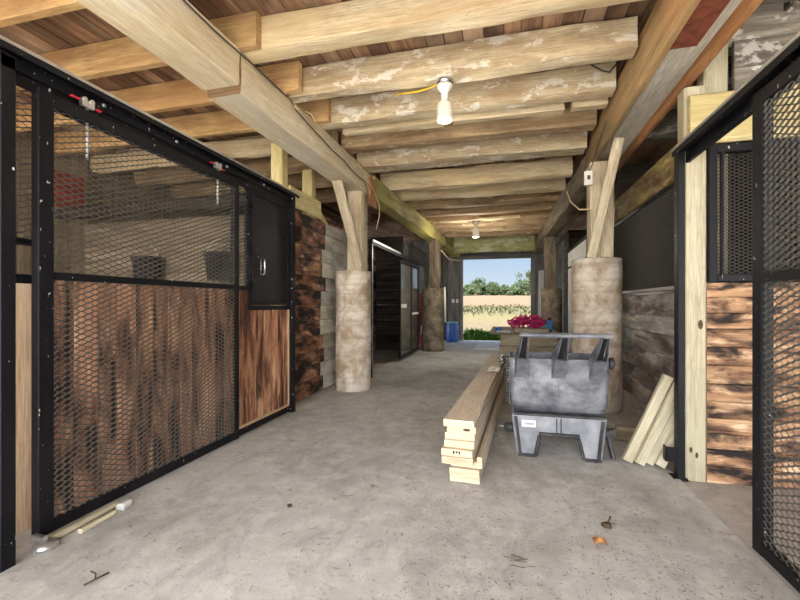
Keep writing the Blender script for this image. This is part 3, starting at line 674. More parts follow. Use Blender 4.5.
m.build('frame', 'black', wn)
m = MB(); m.expanded((1.385, 3.235, 1.4), (1, 0, 0), (0, 0, 1), 2.9, .82, .05, .0235); m.build('mesh_panel', 'mesh', wn)
# mesh wall behind the column
mw = thing('mesh_wall', (1.4, 4.6, 1.33), 'long black mesh screen on the right plank wall under the mottled beam', 'mesh screen')
m = MB(); m.box((1.375, 3.37, 2.19), (1.42, 5.98, 2.23), 1, .004); m.box((1.375, 3.37, 1.33), (1.42, 3.41, 2.19), 2, .004); m.box((1.375, 5.94, 1.33), (1.42, 5.98, 2.19), 2, .004)
m.build('frame', 'black', mw)
m = MB(); m.box((1.36, 3.37, 1.322), (1.43, 5.98, 1.352), 1, .003); o = m.build('sill', 'galv', mw); o['label'] = 'shiny bottom rail'
m = MB(); m.expanded((1.39, 3.41, 1.352), (0, 1, 0), (0, 0, 1), 2.53, .84); m.build('mesh_panel', 'mesh', mw)
m = MB(); plank_rows(m, 'x', 6.0, 1.44, XR, -.02, 3.05, .2, .04); tag(m.build('stall_partition', 'dark_shade'), 'plank partition behind the right mesh wall, coloured dark for shade', 'partition')  # dark board colour carries the shade behind the mesh

# ------------------------------------------------------------------ far stall doors
fd = thing('sliding_stall_door', (-2.14, 9.2, 0), 'shiny sheet-metal sliding door beyond the left column', 'stall door', 'sliding sheet doors')
m = MB(); m.box((-2.14, 8.25, .06), (-2.1, 8.31, 2.12), 2, .003); m.box((-2.14, 10.05, .06), (-2.1, 10.11, 2.12), 2, .003); m.box((-2.14, 8.31, 2.06), (-2.1, 10.05, 2.12), 1, .003); m.box((-2.14, 8.31, .06), (-2.1, 10.05, .12), 1, .003); m.box((-2.14, 9.3, .12), (-2.1, 9.35, 2.06), 2, .003)
m.build('frame', 'black', fd)
m = MB(); m.box((-2.125, 8.31, .12), (-2.115, 9.3, 2.06), 2, .001); m.box((-2.125, 9.35, .12), (-2.115, 10.05, 2.06), 2, .001); m.build('sheet_panel', 'sheet', fd)
m = MB(); m.box((-2.112, 8.31, 1.12), (-2.1, 8.8, 1.2), 1, .002); m.box((-2.112, 9.35, .95), (-2.1, 10.05, 1.0), 1, .002); m.build('pull_bar', 'white_plastic', fd)
m = MB(); m.box((-2.16, 6.35, 2.17), (-2.09, 10.2, 2.26), 1, .003)
t3 = tag(m.build('door_track', 'black'), 'black track over the shiny sheet door beyond the left column', 'door track', 'door tracks')
m = MB(); m.box((-2.092, 6.4, 2.225), (-2.085, 8.2, 2.262), 1, .002); m.build('highlight_edge', 'galv', t3)  # track highlight built as a bright strip
m = MB(); m.box((-2.16, 6.36, 0), (-2.1, 6.42, 2.17), 2, .003); ps = tag(m.build('steel_post', 'black'), 'black steel post beside the left column at the dark stall opening', 'post')
m = MB(); m.box((-2.1, 6.37, .02), (-2.095, 6.385, 2.17), 2, .001); m.build('highlight_edge', 'galv', ps)  # bright strip for the highlight on the post edge
m = MB(); plank_rows(m, 'y', -3.4, 6.5, 10.5, -.02, 2.9, .2, .04, wobble=.004); tag(m.build('stall_partition', 'char_wall'), 'dark burnt plank wall inside the far left stall opening', 'partition')
m = MB(); plank_rows(m, 'x', 10.52, XL + .01, -2.62, -.02, 3.0, .2, .04); tag(m.build('stall_partition', 'dark_shade'), 'light-blocking cross partition added at the far end of the left stall with the sheet door', 'partition')  # added to keep side-opening daylight out of the stall
m = MB(); plank_rows(m, 'x', 10.62, 1.48, XR - .02, -.02, 3.0, .2, .04); tag(m.build('stall_partition', 'dark_shade'), 'light-blocking cross partition added at the far end of the right stalls', 'partition')  # also added, blocks daylight from the right side opening
fr = thing('sliding_stall_door', (1.4, 9.1, 0), 'sheet sliding door coloured pale for reflected sky, beside the right column', 'stall door', 'sliding sheet doors')
m = MB(); m.box((1.36, 7.6, .06), (1.4, 7.66, 2.4), 2, .003); m.box((1.36, 9.9, .06), (1.4, 9.96, 2.4), 2, .003); m.box((1.36, 7.66, 2.34), (1.4, 9.9, 2.4), 1, .003); m.box((1.36, 7.66, 1.98), (1.4, 9.9, 2.02), 1, .003); m.box((1.36, 7.66, .06), (1.4, 9.9, .12), 1, .003)
m.build('frame', 'black', fr)
m = MB(); m.box((1.375, 7.66, .12), (1.385, 9.9, 1.98), 2, .001); m.box((1.375, 7.66, 2.02), (1.385, 9.9, 2.34), 1, .001); m.build('sheet_panel', 'cap', fr)  # pale colour stands in for sky reflected in the shiny sheet

# ------------------------------------------------------------------ lamps, wires, switch
def lamp(x, y, z, lab, s=1.0):
    t = thing('ceiling_lamp', (x, y, z), lab, 'lamp', 'bulb lamps under the joists')
    m = MB(); m.lathe([(.055 * s, 0), (.058 * s, -.012 * s), (.05 * s, -.03 * s)], (x, y, z), n=24); m.build('ceiling_box', 'chrome', t)
    m = MB(); m.lathe([(.052 * s, -.03 * s), (.05 * s, -.05 * s), (.03 * s, -.075 * s), (.024 * s, -.08 * s), (.024 * s, -.13 * s), (.03 * s, -.14 * s)], (x, y, z), n=24); m.build('lamp_holder', 'white_plastic', t)
    m = MB(); m.lathe([(.03 * s, -.14 * s), (.044 * s, -.15 * s), (.05 * s, -.165 * s), (.053 * s, -.25 * s), (.05 * s, -.268 * s), (.03 * s, -.275 * s)], (x, y, z), n=24); m.build('bulb', 'bulb', t)
    return t
LP = (-.487, 3.40, 3.058)
lamp(*LP, 'white bulb lamp with a metal ceiling plate, nearest the camera', 1.25)
lamp(-.62, 9.15, 3.045, 'small white bulb lamp far down the aisle ceiling', 1.4)
m = MB(); m.tube([(-.53, 3.4, 3.04), (-.62, 3.41, 3.02), (-.72, 3.43, 3.015), (-.8, 3.46, 3.03), (-.95, 3.5, 3.05)], .007); tag(m.build('lamp_cable', 'wire_yellow'), 'yellow cable leading left from the near bulb lamp', 'cable')
def sagline(a, b, n=14, sag=.02, jit=.012):
    a, b = V(a), V(b); out = []
    for i in range(n + 1):
        t = i / n; out.append(a.lerp(b, t) + V((R.uniform(-jit, jit) * .3, 0, -sag * math.sin(math.pi * t) + R.uniform(-jit, jit))))
    return out
m = MB(); m.tube(sagline((-1.862, .8, 3.04), (-1.855, 3.3, 3.02), 10) + sagline((-1.852, 3.4, 2.98), (-1.85, 5.3, 2.86), 10) + [(-1.83, 5.4, 2.7), (-1.85, 5.5, 2.4), (-1.86, 5.4, 2.3)], .006)
tag(m.build('wall_cable', 'wire'), 'dark cable stapled along the side of the left beam', 'cable')
m = MB(); m.tube([(-1.86, 3.35, 3.0), (-1.83, 3.42, 2.97), (-1.82, 3.5, 2.99), (-1.85, 3.55, 3.04), (-1.8, 3.6, 3.02), (-1.78, 3.66, 2.96)], .006); tag(m.build('cable_loop', 'wire_tan'), 'small loop of tan cable on the left beam', 'cable')
m = MB(); m.tube([(-1.83, 4.9, 3.0), (-1.81, 5.1, 2.95), (-1.79, 5.5, 2.8), (-1.79, 5.75, 2.66), (-1.8, 5.8, 2.5), (-1.83, 5.75, 2.3)], .007); tag(m.build('hanging_cable', 'wire_tan'), 'tan cable drooping over the orange patch by the left column', 'cable')
m = MB(); m.tube([(-1.5, 9.9, 2.5), (-1.4, 10.6, 2.35), (-1.25, 11.5, 2.42), (-1.2, 12.2, 2.5)], .012); tag(m.build('hanging_cable', 'wire_tan'), 'pale cable sagging near the back doorway on the left', 'cable')
sw = thing('switch_box', (.90, 4.85, 2.44), 'white switch box hanging beside the right column post', 'switch')
m = MB(); m.box((.84, 4.83, 2.50), (.925, 4.87, 2.65), 2, .006); m.build('housing', 'switch', sw)
m = MB(); m.box((.868, 4.824, 2.555), (.897, 4.83, 2.6), 2, .002); o = m.build('toggle', 'wire', sw); o['label'] = 'dark toggle'
m = MB(); m.tube([(.9, 4.86, 2.65), (.93, 4.86, 2.75), (.935, 4.7, 2.83), (.935, 4.3, 2.95)], .006); tag(m.build('switch_cable', 'wire'), 'dark cable climbing from the switch box along the beam', 'cable')
m = MB(); m.tube([(.72, 5.3, 2.56), (.76, 5.25, 2.42), (.84, 5.15, 2.3), (.93, 5.02, 2.27)], .009); tag(m.build('hanging_cable', 'wire_tan'), 'tan cable curving into the right column post below the switch', 'cable')
m = MB(); m.tube([(.9, 3.75, 3.2), (.84, 3.72, 3.12), (.78, 3.7, 3.13), (.7, 3.72, 3.2)], .007); tag(m.build('hanging_cable', 'wire'), 'short dark cable end behind the bulb joist at the built-up beam', 'cable')
m = MB(); m.tube(sagline((1.33, 2.9, 2.99), (2.6, 2.95, 3.0), 8, .01, .004), .006); m.box((1.62, 2.9, 2.96), (1.64, 2.96, 3.03)); tag(m.build('wall_cable', 'wire'), 'black cable running under the grey joists on the right', 'cable')
m = MB(); m.tube([(-1.44, 10.18, .75), (-1.455, 10.2, 1.3), (-1.46, 10.2, 1.62)], .024, 10); tag(m.build('pipe', 'white_plastic'), 'white plastic pipe standing against the far left column', 'pipe')
for i, (x, l) in enumerate(((-1.66, 'left of two white outlets beside the back doorway'), (-1.53, 'right of two white outlets beside the back doorway'))):
    m = MB(); m.box((x - .04, Y1 - .035, 1.24), (x + .04, Y1 - .003, 1.36), 2, .004); tag(m.build('wall_outlet', 'switch'), l, 'outlet', 'wall outlets')

# ------------------------------------------------------------------ dump cart standing on end
cx, cy = .40, 3.38
ct = thing('dump_cart', (cx, cy + .2, 0), 'dark grey plastic dump cart standing on end beside the lumber stack', 'cart')
def tubgrid():
    m = MB()
    n = 44
    def ring(w0, w1, y0, y1, r, z):       # rounded rectangle ring
        pts = []
        for (sx_, sy_, a0) in ((1, -1, -90), (1, 1, 0), (-1, 1, 90), (-1, -1, 180)):
            for k in range(6):
                a = math.radians(a0 + 90 * k / 5)
                px = (w1 if sx_ > 0 else w0) - sx_ * r; py = (y1 if sy_ > 0 else y0) - sy_ * r
                pts.append(V((px + r * math.cos(a), py + r * math.sin(a), z)))
        return pts
    rings = []
    for (z, hw, yf, yb, r) in ((.345, .31, .05, .38, .05), (.355, .332, .02, .41, .06), (.38, .348, .0, .43, .06), (.43, .357, -.018, .45, .055), (.60, .364, -.02, .46, .05), (.64, .366, -.006, .46, .05), (.772, .372, .0, .47, .05),
                               (.772, .360, .012, .458, .045), (.62, .352, .012, .45, .045), (.42, .34, .016, .43, .05), (.40, .3, .05, .38, .05)):
        rings.append(ring(cx - hw, cx + hw, cy + yf, cy + yb, r, z))
    b = len(m.v); k = len(rings[0])
    for q in rings: m.v += q
    for i in range(len(rings) - 1):
        for j in range(k):
            A = b + i * k + j; B = b + i * k + (j + 1) % k
            m.poly((A, B, B + k, A + k), [(0, 0)] * 4, .5, 0, True)
    m.poly(tuple(b + j for j in reversed(range(k))), [(0, 0)] * k); e = b + (len(rings) - 1) * k
    m.poly(tuple(e + j for j in range(k)), [(0, 0)] * k)
    # raised lines on the belly
    m.box((cx - .005, cy - .024, .44), (cx + .005, cy - .012, .6), 2, .002); m.box((cx + .21, cy - .024, .43), (cx + .218, cy - .012, .5), 2, .002); m.box((cx + .21, cy - .024, .43), (cx + .27, cy - .012, .437), 0, .002)
    return m
tub = tubgrid().build('tub', 'cartpl', ct)
es = tub.modifiers.new('es', 'EDGE_SPLIT'); es.split_angle = .9
m = MB(); m.box((cx - .33, cy - .004, .385), (cx + .33, cy + .03, .402), 0, .006); m.build('shadow_line', 'cartdark', tub)  # dark strip draws the shadow line under the rounded tub
# base with arch
m = MB()
outl = [(-.335, .34), (-.35, .325), (-.312, .012), (-.30, 0), (-.175, 0), (-.165, .012), (-.14, .15), (-.115, .172), (.115, .172), (.14, .15), (.175, .012), (.19, 0), (.30, 0), (.315, .012), (.35, .325), (.335, .34)]
m.extrude(outl, (cx, cy + .005, 0), (1, 0, 0), (0, 0, 1), -.26)
bs = m.build('base', 'cartbase', ct, bevel=.012)
m = MB()  # raised border strips: darker flange round the arch and legs
bl = [(-.29, .30), (-.265, .02)]
m.sweep((cx - .318, cy - .004, .31), (cx - .282, cy - .004, .02), .022, .03, (0, 1, 0), .006)
m.sweep((cx + .318, cy - .004, .31), (cx + .285, cy - .004, .02), .022, .03, (0, 1, 0), .006)
for a, b in (((-.17, .012), (-.14, .165)), ((-.145, .185), (.15, .185)), ((.145, .165), (.182, .012))):
    m.sweep((cx + a[0], cy - .004, a[1]), (cx + b[0], cy - .004, b[1]), .026, .03, (0, 1, 0), .006)
for a in ((-.3, -.172), (.185, .305)): m.box((cx + a[0], cy - .018, .0), (cx + a[1], cy + .03, .022), 0, .005)
for dx in (-.012, .02): m.box((cx + dx - .004, cy - .006, .2), (cx + dx + .004, cy + .008, .31), 2, .002)
m.box((cx - .335, cy - .012, .322), (cx + .335, cy + .03, .345), 0, .008)
m.build('flange', 'cartdark', bs)
# ribs and rim bar
bar_y, bar_z = cy - .27, .975
def rib(xc, wb, wt, off):
    m = MB()
    x0, x1 = xc - wb / 2, xc + wb / 2; t0, t1 = xc + off - wt / 2, xc + off + wt / 2
    th = .006
    for (xa, xb) in ((x0, t0), (x1, t1)):
        A = [V((xa, cy - .0, .61)), V((xb, bar_y + .01, bar_z - .01)), V((xb, bar_y + .05, bar_z - .0)), V((xa, cy + .01, .785))]
        b = len(m.v); sgn = 1 if xa == x0 else -1
        for dx in (0, th * sgn):
            m.v += [p + V((dx, 0, 0)) for p in A]
        m.poly((b, b + 1, b + 2, b + 3), [(0, 0)] * 4); m.poly((b + 7, b + 6, b + 5, b + 4), [(0, 0)] * 4)
        for i in range(4): m.poly((b + i, b + 4 + i, b + 4 + (i + 1) % 4, b + (i + 1) % 4), [(0, 0)] * 4)
    # front face on the lower half of the rib
    k = .46
    L = lambda a, c, q: a + (c - a) * q
    P = [V((x0, cy, .61)), V((x1, cy, .61)), V((L(x1, t1, k), L(cy, bar_y, k), L(.61, bar_z, k))), V((L(x0, t0, k), L(cy, bar_y, k), L(.61, bar_z, k)))]
    b = len(m.v); m.v += P + [p + V((0, .006, -.004)) for p in P]
    m.poly((b, b + 1, b + 2, b + 3), [(0, 0)] * 4); m.poly((b + 7, b + 6, b + 5, b + 4), [(0, 0)] * 4)
    for i in range(4): m.poly((b + i, b + 4 + i, b + 4 + (i + 1) % 4, b + (i + 1) % 4), [(0, 0)] * 4)
    # shade inside is a dark plate built separately
    return m
for xc, wb, wt, off in ((cx - .275, .105, .045, .02), (cx + .0, .105, .05, .02), (cx + .275, .115, .05, .012)):
    rb_ = rib(xc, wb, wt, off).build('rib', 'cartpl', ct)
    m = MB()
    q = [V((xc + off - wt / 2 + .007, bar_y + .055, bar_z - .012)), V((xc + off + wt / 2 - .007, bar_y + .055, bar_z - .012)), V((xc + wb / 2 - .02, cy + .0, .775)), V((xc - wb / 2 + .02, cy + .0, .775))]
    m.v += q + [p + V((0, .006, .004)) for p in q]
    m.poly((3, 2, 1, 0), [(0, 0)] * 4); m.poly((4, 5, 6, 7), [(0, 0)] * 4)
    for i in range(4): m.poly((i, (i + 1) % 4, 4 + (i + 1) % 4, 4 + i), [(0, 0)] * 4)
    m.build('rib_shade', 'cartdark', rb_)  # dark plate stands in for shade inside the open rib
m = MB(); m.sweep((cx - .295, bar_y + .02, bar_z), (cx + .318, bar_y + .02, bar_z), .05, .034, ch=.012); m.build('rim_bar', 'cartpl', ct)
m = MB()
for k in range(16): m.box((cx - .392, cy + .03, .42 + k * .024), (cx - .362, cy + .06, .432 + k * .024), 0, .003)
m.box((cx - .372, cy + .02, .40), (cx - .36, cy + .09, .815), 2, .003); m.build('grip_ridge', 'cartdark', ct)
m = MB(); m.box((cx - .272, cy - .0015, .232), (cx - .165, cy + .004, .285), 0, .0005); st = m.build('label_sticker', 'sticker', bs)
m = MB()
for k in range(11): m.box((cx - .245 + k * .006, cy - .003, .25), (cx - .2425 + k * .006 + (k % 3) * .0006, cy - .0012, .266), 2, .0001)
m.build('printed_bars', 'ink', st)
m = MB(); m.lathe([(.013, -.40), (.013, .40)], (cx, cy + .12, .19), (1, 0, 0), 14); m.lathe([(.006, -.46), (.006, -.40)], (cx, cy + .12, .19), (1, 0, 0), 10); m.build('axle', 'galv', ct)
for sx_ in (-1, 1):
    m = MB(); m.lathe([(.035, .315), (.042, .325), (.042, .395), (.03, .405)], (cx, cy + .12, .19), (sx_, 0, 0), 18); m.build('hub', 'cartdark', ct)
m = MB(); m.sweep((cx + .37, cy + .12, .2), (cx + .40, cy + .05, .02), .03, .06, (0, 1, 0), .008); m.sweep((cx + .36, cy + .1, .19), (cx + .42, cy + .1, .21), .04, .06, (0, 0, 1), .008); m.build('stand_bracket', 'cartdark', ct)
m = MB(); m.lathe([(.03, 0), (.045, .01), (.045, .035), (.02, .045)], (cx + .365, cy + .06, .745), (1, 0, 0), 18); m.build('pivot_knob', 'cartdark', ct)

# ------------------------------------------------------------------ lumber stack
def board(p0, p1, w, h, lab, mats=('fresh', 'end'), grp='boards stacked on the floor', name='lumber_board', up=(0, 0, 1), cat='board'):
    m = MB(); m.sweep(p0, p1, w, h, up, .0022, 1, 0, 0, 1); return tag(m.build(name, list(mats)), lab, cat, grp)
th = .0468
stk = [  # near x-center offset, width, near y, far extension
    (-.262, .2, 2.765, 3.6, 'lowest board of the lumber stack'), (-.265, .2, 2.76, 3.7, 'second board from the bottom of the lumber stack'), (-.252, .21, 2.79, 3.6, 'third board from the bottom, top of the shifted lower three'),
    (-.305, .205, 2.70, 3.7, 'fourth board from the bottom, protruding at the near end'), (-.31, .205, 2.715, 3.65, 'fifth board from the bottom, with dark printing on its end'), (-.298, .2, 2.755, 3.7, 'sixth board from the bottom of the lumber stack'),
    (-.296, .2, 2.77, 3.6, 'third board from the top of the lumber stack'), (-.285, .195, 2.775, 3.7, 'second board from the top, with a dark knot at its end'), (-.30, .205, 2.745, 3.75, 'topmost board of the lumber stack with white plastic on it')]
boards = []
for i, (x, w, y, L, lab) in enumerate(stk):
    z = .004 + th * (i + .5)
    boards.append(board((x, y, z), (x + .20 + R.uniform(-.012, .012), y + L, z), w, th - .0008, lab))
m = MB()
for k, dx in enumerate((-.05, -.03, -.012, .012, .035)): m.box((-.285 + dx, 2.713, .21 + .004 * (k % 2)), (-.273 + dx, 2.7155, .227), 0, .0003)
m.build('end_stamp', 'ink', boards[4])
m = MB(); m.extrude([(.03 * math.cos(a * .7), .009 * math.sin(a * .7)) for a in range(9)], (-.245, 2.7735, .355), (1, 0, 0), (0, 0, 1), .0018); m.extrude([(.024 * math.cos(a * .7), .008 * math.sin(a * .7)) for a in range(9)], (-.24, 2.7435, .40), (1, 0, 0), (0, 0, 1), .0018) if False else None
m.build('knot', 'manure', boards[7])
board((-.165, 2.77, .16), (.03, 6.3, .16), .035, .038, 'narrow stick lying along the right side of the lumber stack')
T = .004 + th * 9
m = MB(); m.grid(lambda u, v: (-.20 + .13 * u + .02 * v, 4.75 + .3 * v, T + .008 + .05 * abs(noise.noise(V((u * 4, v * 4, 1))))), 10, 10); m.v += [p - V((0, 0, .007)) for p in m.v[:]]
k = 121; nf = len(m.f)
for i in range(nf): m.poly(tuple(q + k for q in reversed(m.f[i])), m.uv[i], .5, 0, True)
tag(m.build('plastic_wrap', 'white_plastic'), 'crumpled white plastic on top of the lumber stack', 'plastic scrap')
fx = thing('metal_fitting', (-.04, 5.6, T), 'small silver pipe fitting on the far part of the lumber stack', 'fitting')
m = MB(); m.lathe([(.04, 0), (.04, .012), (.018, .014), (.018, .08), (.028, .082), (.028, .1)], (-.04, 5.6, T), n=16); m.build('flange', 'chrome', fx)
m = MB(); m.lathe([(.012, -.06), (.012, .06)], (-.04, 5.6, T + .06), (1, 0, 0), 12); m.build('stem', 'chrome', fx)
m = MB(); m.tube([(.03, 6.2, T), (.06, 6.1, T + .03), (.09, 6.15, T + .07), (.1, 6.2, T + .01)], .012); tag(m.build('strap', 'rubber'), 'black strap end at the far end of the lumber stack', 'strap')

# leaning short boards
ln = [(.885, 3.40, .70, 'first and lowest of the short boards leaning by the right post'), (.955, 3.36, .73, 'second short board leaning by the right post, longest of the bunch'), (1.02, 3.385, .70, 'third short board leaning by the right post'), (1.085, 3.35, .66, 'fourth short board leaning by the right post, tucked nearest to it')]
for i, (x, y, L, lab) in enumerate(ln):
    a = math.radians(24 + i * .7)
    p0 = V((x, y, .028)); p1 = p0 + V((math.sin(a) * L, .03, math.cos(a) * L))
    m = MB(); m.sweep(p0, p1, .045, .066, (math.cos(a), 0, -math.sin(a)), .003, 1, 0, 0, 1); tag(m.build('short_board', ['fresh2', 'end']), lab, 'board', 'short boards leaning by the right post')
board((.93, 4.02, .045), (1.16, 3.98, .045), .09, .085, 'grey offcut block on the floor behind the cart', ('crib', 'crib'), 'offcuts behind the cart', 'offcut_block', cat='block')
board((.95, 3.98, .11), (1.13, 3.96, .11), .09, .04, 'thin offcut lying on the grey block behind the cart', ('crib', 'crib'), 'offcuts behind the cart', 'offcut_block', cat='block')

# ------------------------------------------------------------------ work table at the back
tb = thing('work_table', (.4, 9.0, 0), 'plywood sheet on stacked timbers serving as a work table far down the aisle', 'table')
m = MB(); m.box((-.28, 7.75, .645), (.98, 9.95, .668), 1, .002); m.build('table_top', 'ply', tb)
for yy in (7.85, 9.65):
    m = MB()
    for k in range(3): m.box((-.12 + .02 * k, yy, .002 + k * .214), (.92, yy + .22, .21 + k * .214), 0, .01)
    m.build('timber_crib', 'crib', tb)
m = MB(); m.box((.18, 8.0, .668), (.78, 8.5, .74), 0, .004); tag(m.build('flat_box', 'card'), 'flat cardboard box on the work table under the pink net', 'box')
pk = MB()
for k in range(70):
    c0 = V((.1 + R.uniform(0, .62), 8.15 + R.uniform(-.05, .25), .75)); rr_ = R.uniform(.03, .08)
    top = .04 + .15 * math.exp(-((c0.x - .45) / .28) ** 2)
    c0.z = .79 + R.uniform(0, top); q = [V((R.gauss(0, 1), R.gauss(0, 1), R.gauss(0, 1))).normalized() for _ in range(2)]
    u_ = q[0]; w_ = (q[1] - u_ * q[1].dot(u_)).normalized()
    pk.tube([c0 + (u_ * math.cos(a * .6) + w_ * math.sin(a * .6)) * rr_ * (1 + .15 * math.sin(a * 2.3)) for a in range(12)], .013, 6)
tag(pk.build('rope_bundle', 'pink'), 'tangled pink rope net heaped on the work table', 'rope')
cn = thing('spray_can', (.83, 8.35, .668), 'blue spray can standing on the work table right of the pink net', 'can')
m = MB(); m.lathe([(.048, 0), (.05, .005), (.05, .2), (.035, .225)], (.83, 8.35, .668), n=18); m.build('can_body', 'bluecan', cn)
m = MB(); m.lathe([(.034, .225), (.034, .27), (.028, .275)], (.83, 8.35, .668), n=18); m.build('cap', 'ink', cn)
m = MB(); m.lathe([(.051, .0), (.051, .03)], (.83, 8.35, .668), n=18); m.build('base_ring', 'ink', cn)
m = MB(); m.lathe([(.05, 0), (.06, .01), (.06, .07), (.045, .085)], (-.12, 8.1, .668), n=16); tag(m.build('blue_tub', 'blue'), 'small blue tub at the left end of the work table', 'tub')
m = MB(); m.box((-.16, 7.95, .668), (.1, 8.05, .69), 0, .004); tag(m.build('paint_tray', 'cap'), 'flat pale tray near the front of the work table', 'tray')
m = MB(); m.box((.66, 8.3, .74), (.77, 8.42, .84), 0, .02); tag(m.build('plastic_jug', 'teal'), 'small teal jug between the pink net and blue can', 'jug')
m = MB(); m.box((-.78, 11.0, .002), (.02, 13.0, .03), 1, .003); tag(m.build('plywood_sheet', 'cap'), 'pale sheet lying on the floor by the back doorway', 'sheet')
br = thing('barrel', (-1.62, 13.05, 0), 'blue plastic barrel beside the back doorway', 'barrel')
m = MB(); m.lathe([(.17, 0), (.19, .02), (.2, .15), (.205, .32), (.2, .5), (.18, .58), (.175, .59)], (-1.62, 13.05, 0), n=24); m.build('drum', 'blue', br)
m = MB(); m.lathe([(.18, .59), (.185, .6), (.185, .63), (.1, .645)], (-1.62, 13.05, 0), n=24); m.build('lid', 'teal', br)
gc = thing('fuel_can', (-2.1, 11.2, 0), 'red fuel can on the floor behind the sheet door', 'fuel can')
m = MB(); m.box((-2.28, 11.05, .0), (-1.9, 11.35, .36), 2, .03); m.build('can_body', 'red', gc)
m = MB(); m.box((-2.25, 11.07, .36), (-1.95, 11.33, .6), 2, .03); m.build('can_top', 'cap', gc)
m = MB(); m.box((-2.5, 11.9, 0), (-1.85, 11.94, 1.5), 2, .003); tag(m.build('red_board', 'redwood'), 'red painted board standing in the corner behind the sheet door', 'board')
board((1.06, 13.4, 0.01), (1.1, 13.52, 2.25), .16, .03, 'pale board leaning beside the back doorway on the right', ('cap', 'cap'), None, 'leaning_board', (0, 1, 0))

# ------------------------------------------------------------------ litter on the floor
st = MB()
for k in range(4200):
    if k < 2600: x, y = R.uniform(-.6, 1.1), 1.6 + abs(R.gauss(0, .7))
    elif k < 3700: x, y = R.uniform(-2.2, 1.1), R.uniform(1.5, 5.5)
    else: x, y = R.gauss(-1.1, .5), R.uniform(4.6, 11)
    if not (-2.2 < x < 1.13 and 1.3 < y < 13): continue
    if noise.noise(V((x * 1.3, y * 1.3, 4))) < R.uniform(-.35, .35): continue
    L = R.uniform(.003, .012) * (2.2 if R.random() < .05 else 1); w = R.uniform(.001, .0032); a = R.uniform(0, 6.28)
    d = V((math.cos(a), math.sin(a), R.uniform(-.1, .25))); c = V((x, y, .008 + R.uniform(0, .003)))
    st.sweep(c - d * L / 2, c + d * L / 2, w, .0015, (0, 0, 1), .0002)
tag(st.build('straw_litter', 'straw', origin=(0, 0, 0)), 'chopped straw and grit scattered over the concrete aisle floor', 'litter', None, 'stuff')
m = MB(); m.grid(lambda u, v: (.43 + .06 * u, 2.20 + .07 * v, .012 + .03 * math.sin(u * 3.1) * (.5 + .5 * math.sin(v * 5))), 8, 8); tag(m.build('dead_leaf', 'leaf_brown'), 'curled tan leaf on the near right floor', 'leaf')
m = MB(); m.lathe([(.008, 0), (.022, .006), (.02, .022), (.006, .03)], (.527, 2.40, .003), n=10, wob=.6); m.tube([(.527, 2.40, .02), (.545, 2.42, .04), (.555, 2.44, .045)], .005); tag(m.build('dirt_clod', 'manure'), 'dark clod of dirt behind the tan leaf', 'clod', 'dirt clods')
m = MB(); m.lathe([(.006, 0), (.014, .005), (.012, .014), (.004, .02)], (-1.23, 2.18, .003), n=10, wob=.6); tag(m.build('dirt_clod', 'manure'), 'small dark clod alone in the left middle of the floor', 'clod', 'dirt clods')
m = MB(); m.tube([(-1.73, 1.35, .008), (-1.71, 1.385, .014), (-1.70, 1.44, .01)], .004); m.tube([(-1.71, 1.385, .012), (-1.75, 1.42, .01), (-1.79, 1.43, .008)], .003); tag(m.build('twig', 'manure'), 'forked dark twig on the floor near the left bottom corner', 'twig')
m = MB()
for q in range(9):
    a = R.uniform(-.5, .1); x, y = .02 + R.uniform(-.06, .06), 1.98 + R.uniform(-.05, .05); m.tube([(x, y, .008), (x + .06 * math.cos(a), y + .06 * math.sin(a), .012 + R.uniform(0, .01))], .0018, 5)
tag(m.build('straw_wisp', 'straw'), 'thin wisp of straw stalks on the near middle floor', 'straw')

# ------------------------------------------------------------------ outdoors
def gh(y):
    if y < 30: return -.03 - .10 * min(1, max(0, (y - 13.8) / 3))
    return -.13 + 4.1 * ((y - 30) / 95) ** 1.25
m = MB(); m.grid(lambda u, v: (-70 + 140 * u, 13.75 + 150 * v, gh(13.75 + 150 * v) + .06 * noise.noise(V((u * 60, v * 60, 3)))), 60, 120)
struct(m.build('ground', 'field', origin=(0, 14, 0)))
m = MB(); m.grid(lambda u, v: (-40 + 80 * u, -40 + 37 * v, -.06), 8, 8); struct(m.build('ground_yard', 'gravel', origin=(0, 0, 0)))
def blades(m, cx_, cy_, z, n, spread, h, w):
    for _ in range(n):
        a = R.uniform(0, 6.28); x, y = cx_ + R.gauss(0, spread), cy_ + R.gauss(0, spread); hh = h * R.uniform(.5, 1.1)
        d = V((math.cos(a), math.sin(a), 0)); s_ = V((-d.y, d.x, 0)) * w
        p = [V((x, y, z)), V((x, y, z)) + d * hh * .2 + V((0, 0, hh * .6)), V((x, y, z)) + d * hh * .55 + V((0, 0, hh * R.uniform(.75, 1)))]
        b = len(m.v); m.v += [p[0] - s_ * .5, p[0] + s_ * .5, p[1] - s_, p[1] + s_, p[2] - s_ * .15, p[2] + s_ * .15]
        m.poly((b, b + 1, b + 3, b + 2), [(0, 0)] * 4); m.poly((b + 2, b + 3, b + 5, b + 4), [(0, 0)] * 4)
for (x, y, h, lab) in ((-1.0, 14.35, .42, 'bright green weed clump at the left side of the back doorway'), (-.55, 14.6, .33, 'bright green weed clump right of the first one at the doorway'), (.0, 14.8, .22, 'low green weed clump at the doorway behind the work table')):
    m = MB(); blades(m, x, y, -.05, 420, .16, h, .03); tag(m.build('weed_clump', 'leaf_weed'), lab, 'weeds', 'weeds at the doorway')
m = MB()
for k in range(9000):
    x = R.uniform(-26, 16); y = 50 + R.gauss(0, 4.0); blades(m, x, y, gh(y) - .05, 1, .1, .6 * (.6 + .8 * noise.noise(V((x * .4, y * .2, 1))) ** 2 + .2), .07)
tag(m.build('rough_grass', 'leaf_dry', origin=(0, 50, 0)), 'band of rough olive grass crossing the dry field', 'grass', None, 'stuff')
